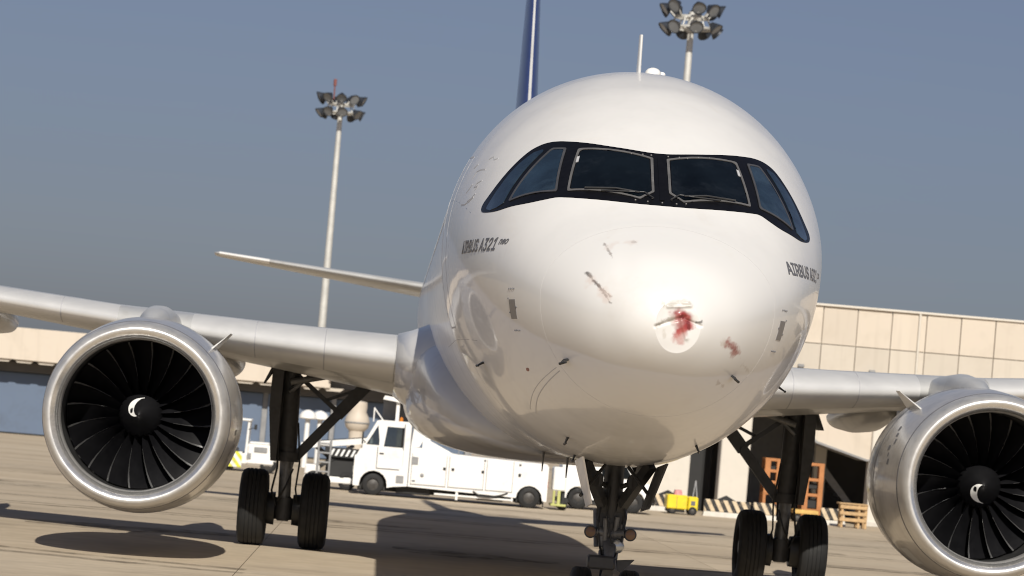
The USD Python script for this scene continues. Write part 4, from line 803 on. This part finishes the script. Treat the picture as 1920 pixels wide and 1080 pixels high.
part(cab, 'headlight', cbox((-3.05, ty0 + .12, .55), (-3.02, ty0 + .36, .72), .01), M['lamp'], False); part(cab, 'headlight', cbox((-3.05, ty1 - .36, .55), (-3.02, ty1 - .12, .72), .01), M['lamp'], False)
part(cab, 'cab_guard', cat(tube((-2.62, ty0 + .1, 1.9), (-2.62, ty0 + .1, 2.25), .018), tube((-2.62, ty0 + .1, 2.25), (-2.38, ty0 + .1, 1.96), .018), tube((-2.62, ty1 - .1, 1.9), (-2.62, ty1 - .1, 2.25), .018), tube((-2.62, ty0 + .1, 2.25), (-2.62, ty1 - .1, 2.25), .018)), M['vwhite'], 40)
bodyp = [(-1.60, .30), (1.20, .24)] + [(1.22, .24)] + arc(1.56, .24, .34) + [(1.92, .20), (2.02, .20), (2.02, 1.10), (1.96, 1.17), (.45, 1.20), (-.40, 1.23), (-.95, 1.30), (-1.60, 1.34)]
body = part(TR, 'body', slab_y(bodyp, ty0 + .01, ty1 - .01), M['vwhite'], False)
for x0, x1 in ((-1.55, -.62), (-.58, .36), (.40, 1.12)):
    part(body, 'locker_door', cbox((x0 + .02, ty0 - .005, .38), (x1 - .02, ty0 + .02, 1.16), .008), M['vwhite'], False)
for x0, x1 in ((-1.55, -.62), (-.58, .36), (.40, 1.12)):
    part(body, 'door_gap', cat(cbox((x0 + .008, ty0 + .002, .36), (x0 + .02, ty0 + .014, 1.17), .002), cbox((x1 - .02, ty0 + .002, .36), (x1 - .008, ty0 + .014, 1.17), .002), cbox((x0, ty0 + .002, .355), (x1, ty0 + .014, .37), .002)), M['plate'], False)
for x0 in (-.72, -.50, .28, 1.24): part(body, 'locker_latch', cbox((x0, ty0 - .025, .80), (x0 + .07, ty0 - .005, .87), .008), M['vdark'], False)
part(body, 'vent', cbox((-1.92, ty0 - .008, .36), (-1.72, ty0 + .004, .56), .006), M['vgrey'], False); part(body, 'vent', cbox((-1.55, ty0 - .02, .88), (-1.38, ty0 - .004, 1.08), .006), M['vgrey'], False)
part(body, 'side_marker', cat(cbox((-1.5, ty0 - .02, .44), (-1.42, ty0 - .004, .48), .006), cbox((1.24, ty0 - .02, 1.08), (1.30, ty0 - .004, 1.12), .006), cbox((.32, ty0 - .02, 1.12), (.38, ty0 - .004, 1.15), .006)), M['grey_mark'], False)
part(TR, 'side_guard', cat(cbox((-.9, ty0 + .02, .14), (1.15, ty0 + .06, .19), .01), cbox((-.35, ty0 + .03, .05), (-.28, ty0 + .08, .3), .01), cbox((1.1, ty0 + .03, .12), (1.15, ty0 + .07, .3), .01)), M['vwhite'], False)
part(TR, 'underframe', cat(cbox((-2.9, ty0 + .5, .12), (1.95, ty1 - .5, .30), .02), cbox((-1.9, ty0 + .2, .10), (-1.0, ty0 + .6, .28), .02), cbox((.2, ty0 + .2, .10), (.9, ty0 + .6, .26), .02)), M['vdark'], False)
part(TR, 'arch_lining', cbox((-2.88, ty0 + .27, .12), (-2.14, ty1 - .27, .64), .02), M['vdark'], False); part(TR, 'arch_lining', cbox((1.22, ty0 + .27, .1), (1.9, ty1 - .27, .58), .02), M['vdark'], False)
wheel(TR, (-2.50, ty0 + .14, .28), .285, .20); wheel(TR, (1.56, ty0 + .14, .275), .28, .20); wheel(TR, (-2.50, ty1 - .14, .28), .285, .20); wheel(TR, (1.56, ty1 - .14, .275), .28, .20)
part(TR, 'beacon', cat(revolve([(0, .05), (.09, .045), (.12, 0)], (-1.9, ty0 + .5, 1.96), (0, 0, 1), 16)), M['lamp_orange'], 50)
part(TR, 'hand_rail', cat(tube((-.35, ty0 + .06, 1.22), (-.35, ty0 + .06, 1.36), .014), tube((.9, ty0 + .06, 1.19), (.9, ty0 + .06, 1.34), .014), tube((-.35, ty0 + .06, 1.36), (.9, ty0 + .06, 1.34), .014)), M['vgrey'], 40)
part(TR, 'hose', wire([(.1, ty0 - .01, .32), (.25, ty0 - .03, .22), (.5, ty0 - .03, .2), (.8, ty0 - .02, .26), (1.0, ty0, .34)], .02), M['vdark'], 40)
part(TR, 'fuel_cap', revolve([(0, .05), (-.02, .05), (-.03, .03), (-.03, 0)], (-1.25, ty0 + .0, .62), (0, 1, 0), 18), M['vgrey'], 40)
part(TR, 'mud_flap', cbox((1.93, ty0 + .05, .05), (1.95, ty0 + .3, .25), .004), M['vdark'], False)
part(TR, 'rear_lamp', cbox((2.02, ty0 + .06, .55), (2.035, ty0 + .18, .78), .005), M['red'], False)
# raised rear canopy and its window behind the cab
cano = part(TR, 'canopy', cat(prism([(-1.60, 1.34), (-1.38, 1.34), (-1.20, 1.7), (-1.22, 2.42), (-1.50, 2.42), (-1.54, 2.0)], 'y', ty0 + .1, ty1 - .1), hull([(-2.42, ty0 + .1, 2.50), (-1.22, ty0 + .1, 2.36), (-2.38, ty0 + .1, 2.60), (-1.22, ty0 + .1, 2.48), (-2.42, ty1 - .1, 2.50), (-1.22, ty1 - .1, 2.36), (-2.38, ty1 - .1, 2.60), (-1.22, ty1 - .1, 2.48)]), prism([(-1.30, 1.32), (-.5, 1.24), (-.62, 1.30), (-1.10, 1.52), (-1.22, 1.9), (-1.30, 1.9)], 'y', ty0 + .12, ty0 + .4)), M['vwhite'], False)
part(cano, 'canopy_post', cat(cbox((-2.06, ty0 + .2, 1.96), (-1.97, ty0 + .26, 2.50), .01), cbox((-2.06, ty1 - .26, 1.96), (-1.97, ty1 - .2, 2.50), .01)), M['vwhite'], False)
part(cano, 'canopy_back', cbox((-2.4, ty1 - .16, 1.97), (-1.5, ty1 - .12, 2.5), .01), M['vgrey'], False)

# belt loader in front of the truck's nose
BL = thing('belt_loader', 'white and black conveyor loader with striped side, ahead of the white truck cab', 'belt loader', (-3.6, 62, 0))
part(BL, 'chassis', cat(cbox((-4.35, 61.4, .16), (-2.9, 63.0, .34), .03), cbox((-4.35, 61.42, .34), (-3.95, 62.98, .62), .04)), M['vwhite'], False)
part(BL, 'conveyor', hull([(-4.5, 61.5, 1.02), (-2.6, 61.5, 1.30), (-4.5, 61.5, 1.18), (-2.6, 61.5, 1.46), (-4.5, 62.8, 1.02), (-2.6, 62.8, 1.30), (-4.5, 62.8, 1.18), (-2.6, 62.8, 1.46)]), M['vwhite'], False)
part(BL, 'belt', hull([(-4.48, 61.7, 1.19), (-2.62, 61.7, 1.47), (-4.48, 62.6, 1.19), (-2.62, 62.6, 1.47), (-4.48, 61.7, 1.2), (-2.62, 61.7, 1.48), (-4.48, 62.6, 1.2), (-2.62, 62.6, 1.48)]), M['tyre'], False)
part(BL, 'lift_arm', cat(bar((-4.2, 61.6, .4), (-3.1, 61.6, 1.2), .03, .05), bar((-3.1, 61.65, .4), (-4.1, 61.65, 1.1), .03, .05), bar((-4.2, 62.7, .4), (-3.1, 62.7, 1.2), .03, .05), bar((-3.1, 62.65, .4), (-4.1, 62.65, 1.1), .03, .05)), M['vdark'], False)
part(BL, 'engine_box', cbox((-3.8, 61.6, .34), (-3.0, 62.8, .85), .03), M['vdark'], False)
for k in range(5): part(BL, 'stripe', slab_y([(-3.72 + k * .14, .90), (-3.66 + k * .14, .90), (-3.58 + k * .14, 1.08), (-3.64 + k * .14, 1.08)], 61.46, 61.48), M['mark_white'], False)
part(BL, 'side_board', cbox((-3.85, 61.48, .86), (-2.9, 61.52, 1.12), .005), M['vdark'], False)
part(BL, 'ladder', cat(tube((-4.02, 61.4, .3), (-4.02, 61.4, 1.3), .03), tube((-3.70, 61.4, .3), (-3.70, 61.4, 1.32), .03), *[tube((-4.02, 61.4, z_), (-3.70, 61.4, z_), .025) for z_ in (.45, .7, .95, 1.2)]), M['vgrey'], 40)
for x_ in (-4.1, -3.2): wheel(BL, (x_, 61.5, .24), .24, .18); wheel(BL, (x_, 62.9, .24), .24, .18)
# tow tractor at the far shed
TG = thing('tow_tractor', 'white open-cab tow tractor with yellow striped board, between engine and landing gear', 'tow tractor', (-6.3, 75, 0))
part(TG, 'tractor_body', cat(cbox((-6.42, 74.6, .22), (-5.55, 76, .86), .06), cbox((-7.2, 74.6, .22), (-6.4, 76, .55), .04), cbox((-6.35, 74.62, .86), (-5.75, 75.98, .93), .03)), M['vwhite'], False)
part(TG, 'grille', cat(cbox((-6.2, 74.57, .62), (-5.8, 74.6, .78), .01), cbox((-6.40, 74.56, .40), (-6.28, 74.6, .58), .01)), M['vgrey'], False)
part(TG, 'cab_frame', cat(*[tube((x_, y_, .5), (x_ + .03, y_, 1.58), .04) for x_ in (-7.1, -6.45) for y_ in (74.7, 75.9)], cbox((-7.2, 74.6, 1.54), (-6.35, 76.0, 1.62), .03)), M['vwhite'], 40)
part(TG, 'cab_glass', cbox((-6.47, 74.75, .9), (-6.46, 75.85, 1.5), .002), M['glass'], False)
part(TG, 'driver_seat', cat(cbox((-7.05, 75, .55), (-6.7, 75.6, .72), .04), cbox((-7.1, 75, .7), (-7.0, 75.6, 1.15), .04)), M['seat'], 40)
part(TG, 'mirror', cat(cbox((-6.25, 74.6, 1.30), (-6.17, 74.64, 1.46), .02), tube((-6.42, 74.65, 1.3), (-6.22, 74.62, 1.36), .012)), M['vdark'], False)
part(TG, 'hazard_board', cbox((-7.15, 74.54, .12), (-6.55, 74.58, .60), .01), M['hazard_yellow'], False)
for x_ in (-7.0, -5.75): wheel(TG, (x_, 74.72, .24), .24, .2); wheel(TG, (x_, 75.9, .24), .24, .2)
# white van, rear, mostly behind the nose gear
VN = thing('white_van', 'white van glimpsed between the struts of the nose gear', 'van', (3.7, 63, 0))
vp = [(2.55, .28), (2.62, .28)] + arc(3.05, .28, .34) + [(3.40, .28), (4.10, .28)] + arc(4.52, .28, .34) + [(4.88, .28), (5.05, .34), (5.08, .70), (4.95, .82), (4.62, .90), (4.30, 1.38), (4.15, 1.44), (2.70, 1.44), (2.56, 1.36)]
vb = part(VN, 'van_body', cat(slab_y(vp, 62.2, 63.9)), M['vwhite'], False)
part(vb, 'side_window', slab_y([(3.62, .92), (4.48, .92), (4.22, 1.34), (3.62, 1.34)], 62.185, 62.21), M['pane'], False)
part(vb, 'rear_lamp', cbox((2.54, 62.19, .75), (2.60, 62.3, 1.05), .01), M['red'], False)
part(vb, 'bumper', cbox((4.9, 62.17, .26), (5.12, 63.93, .44), .03), M['vdark'], False)
part(vb, 'sill', cbox((2.5, 62.25, .14), (5.0, 63.85, .27), .02), M['vdark'], False)
for x_ in (3.05, 4.52): wheel(VN, (x_, 62.32, .29), .285, .2); wheel(VN, (x_, 63.78, .29), .285, .2)
CT = thing('equipment_cart', 'small white cart with a yellow-green post, at the tail of the white truck', 'cart', (2.35, 59.6, 0))
part(CT, 'cart_box', cbox((2.18, 59.2, .50), (2.52, 60.2, 1.12), .03), M['vwhite'], False)
part(CT, 'cart_post', cat(cbox((2.20, 59.22, .14), (2.26, 59.28, .5), .01), cbox((2.32, 59.2, .12), (2.40, 59.28, .5), .01), cbox((2.16, 59.18, .10), (2.56, 60.2, .16), .01)), paint('cart_yellow_green', (.45, .46, .16), .5), False)
part(CT, 'cart_frame', cbox((2.44, 59.3, .12), (2.52, 60.1, .5), .01), M['vdark'], False)
for y_ in (59.35, 60.05): wheel(CT, (2.48, y_, .13), .13, .08)
# domed posts and a funnel-like tank beyond
def dome_post(x, y, label):
    p = thing('domed_post', label, 'domed post', (x, y, 0), group='white domed posts beyond the landing gear')
    part(p, 'post', tube((x, y, 0), (x, y, 1.75), .10, .085, 16), M['vwhite'], 40)
    part(p, 'dome', revolve([(0, .24), (.03, .30), (.14, .29), (.24, .22), (.31, .10), (.33, 0)], (x, y, 1.70), (0, 0, 1), 28), M['vwhite'], 50)
dome_post(-4.98, 90, 'white domed post nearest the leg of the landing gear'); dome_post(-4.56, 90.6, 'white domed post nearest the slanting gear stay')
TK = thing('hopper_tank', 'cream waisted hopper tank standing above the conveyor loader, before the shed', 'tank', (-3.25, 90, 0))
part(TK, 'tank_shell', revolve([(0, .30), (.9, .30), (1.18, .25), (1.42, .27), (1.55, .40), (1.75, .44), (1.95, .38), (2.1, .30), (2.3, .32), (2.45, .30), (2.5, 0)], (-3.25, 90, .0), (0, 0, 1), 32), M['cream'], 40)
part(TK, 'tank_band', revolve([(0, .405), (.04, .45), (.08, .447)], (-3.25, 90, 1.66), (0, 0, 1), 32), M['vgrey'], 40)

# ================================================================== BARRIERS AND SMALL EQUIPMENT
def barrier(x0, x1, y, label, dark=False, peak=None):
    p = thing('hazard_barrier', label, 'barrier', ((x0 + x1) / 2, y, 0), group='striped barriers before the terminal')
    part(p, 'barrier_base', hull([(x0 - .03, y - .22, 0), (x1 + .03, y - .22, 0), (x0 - .03, y + .22, 0), (x1 + .03, y + .22, 0), (x0, y - .15, .14), (x1, y - .15, .14), (x0, y + .15, .14), (x1, y + .15, .14)]), M['concrete'], False)
    part(p, 'barrier_board', cbox((x0, y - .10, .14), (x1, y + .10, .48), .02), M['hazard'], False)
    if peak: part(p, 'barrier_cap', hull([(peak - .28, y - .02, .48), (peak + .28, y - .02, .48), (peak, y - .02, .62), (peak - .28, y + .1, .48), (peak + .28, y + .1, .48), (peak, y + .1, .62)]), M['vdark'], False)
barrier(5.42, 6.05, 68.6, 'short striped concrete barrier beside the yellow machine, nearest the nose gear', peak=6.0)
barrier(6.93, 8.25, 67.2, 'long striped concrete barrier with a dark peak, before the pale pier', peak=7.55)
barrier(8.45, 9.1, 68.2, 'striped barrier mostly hidden by the landing gear wheel', True)
barrier(10.45, 11.15, 68.6, 'striped barrier between the orange rack and the wooden trestle')
YM = thing('yellow_generator', 'small yellow machine with a red cap on wheels, before the dark shutter', 'generator', (6.2, 66.5, 0))
ymb = part(YM, 'machine_body', cat(cbox((5.78, 66.1, .14), (6.36, 67.0, .54), .03), cbox((6.38, 66.15, .12), (6.66, 66.95, .52), .03)), M['yellow'], False)
part(ymb, 'panel_line', cat(cbox((6.05, 66.085, .18), (6.06, 66.1, .5), .002), cbox((6.46, 66.135, .28), (6.58, 66.15, .40), .004)), M['grey_mark'], False)
part(YM, 'red_cap', hull([(5.98, 66.3, .54), (6.22, 66.3, .54), (5.98, 66.7, .54), (6.22, 66.7, .54), (6.01, 66.35, .68), (6.19, 66.35, .68), (6.01, 66.65, .68), (6.19, 66.65, .68)]), M['red'], False)
part(YM, 'draw_bar', cat(tube((6.5, 66.2, .5), (6.56, 66.3, .98), .018), tube((6.62, 66.2, .5), (6.56, 66.3, .98), .018)), M['vgrey'], 40)
part(YM, 'skid', cbox((5.80, 66.15, .06), (6.3, 66.95, .14), .02), M['vdark'], False)
for x_ in (5.95, 6.52): wheel(YM, (x_, 66.16, .12), .12, .08); wheel(YM, (x_, 66.94, .12), .12, .08)
def rack(x0, x1, z0, z1, y, label):
    p = thing('orange_rack', label, 'equipment rack', ((x0 + x1) / 2, y, 0), group='orange racks under the terminal')
    part(p, 'rack_post', cat(*[cbox((x_ - .045, y_ - .045, .1), (x_ + .045, y_ + .045, z1), .01) for x_ in (x0, x1) for y_ in (y, y + .8)]), M['orange'], False)
    for z_ in np.linspace(z0, z1 - .04, 4): part(p, 'rack_shelf', cbox((x0 - .05, y - .05, z_ - .05), (x1 + .05, y + .85, z_ + .04), .01), M['orange'], False)
    part(p, 'rack_panel', cat(cbox((x0 - .04, y - .06, z0), (x0 + .12, y - .045, z1), .004), cbox((x1 - .10, y - .06, z0), (x1 + .04, y - .045, z1), .004)), M['orange'], False)
    part(p, 'rack_load', cat(cbox((x0 + .1, y + .1, z0 + .05), (x1 - .06, y + .7, z0 + .32), .02), cbox((x0 + .12, y + .1, z0 + .62), (x1 - .1, y + .6, z0 + .8), .02)), M['vdark'], False)
    part(p, 'rack_caster', cat(*[cbox((x_ - .05, y_ - .05, 0), (x_ + .05, y_ + .05, .1), .02) for x_ in (x0, x1) for y_ in (y, y + .8)]), M['vdark'], False)
rack(8.96, 9.36, .75, 1.78, 70.2, 'orange rack seen on the fuselage side of the dark gear leg')
rack(10.12, 10.62, .35, 1.74, 70.2, 'orange rack seen on the engine side of the dark gear leg')
def dolly(x0, x1, y, label):
    p = thing('orange_dolly', label, 'dolly', ((x0 + x1) / 2, y, 0), group='orange dollies under the terminal')
    part(p, 'deck', cbox((x0, y, .24), (x1, y + .9, .36), .02), paint('dolly_deck', (.62, .40, .12), .6, var=.2, scale=6) if 'dolly_deck' not in M else M['dolly_deck'], False)
    M['dolly_deck'] = UsdShade.Material.Get(stage, LK + 'dolly_deck')
    for x_ in (x0 + .1, x1 - .1):
        for y_ in (y + .08, y + .82): wheel(p, (x_, y_, .12), .12, .07)
dolly(8.85, 9.5, 68.9, 'low orange dolly under the rack by the fuselage'); dolly(9.75, 10.45, 69.0, 'low orange dolly at the foot of the rack by the engine')
TS = thing('wooden_trestle', 'low slatted wooden trestle at the foot of the white pier', 'trestle', (11.2, 67.2, 0))
for z_ in (.18, .36, .54): part(TS, 'slat', cbox((10.78, 66.9, z_), (11.55, 66.94, z_ + .10), .008), M['wood'], False)
for x_ in (10.82, 11.30, 11.50):
    part(TS, 'leg', cbox((x_, 66.94, 0), (x_ + .07, 67.0, .66), .008), M['wood'], False); part(TS, 'leg', cbox((x_, 67.5, 0), (x_ + .07, 67.56, .66), .008), M['wood'], False)
part(TS, 'top_board', cbox((10.76, 66.92, .66), (11.58, 67.58, .70), .008), M['wood'], False)
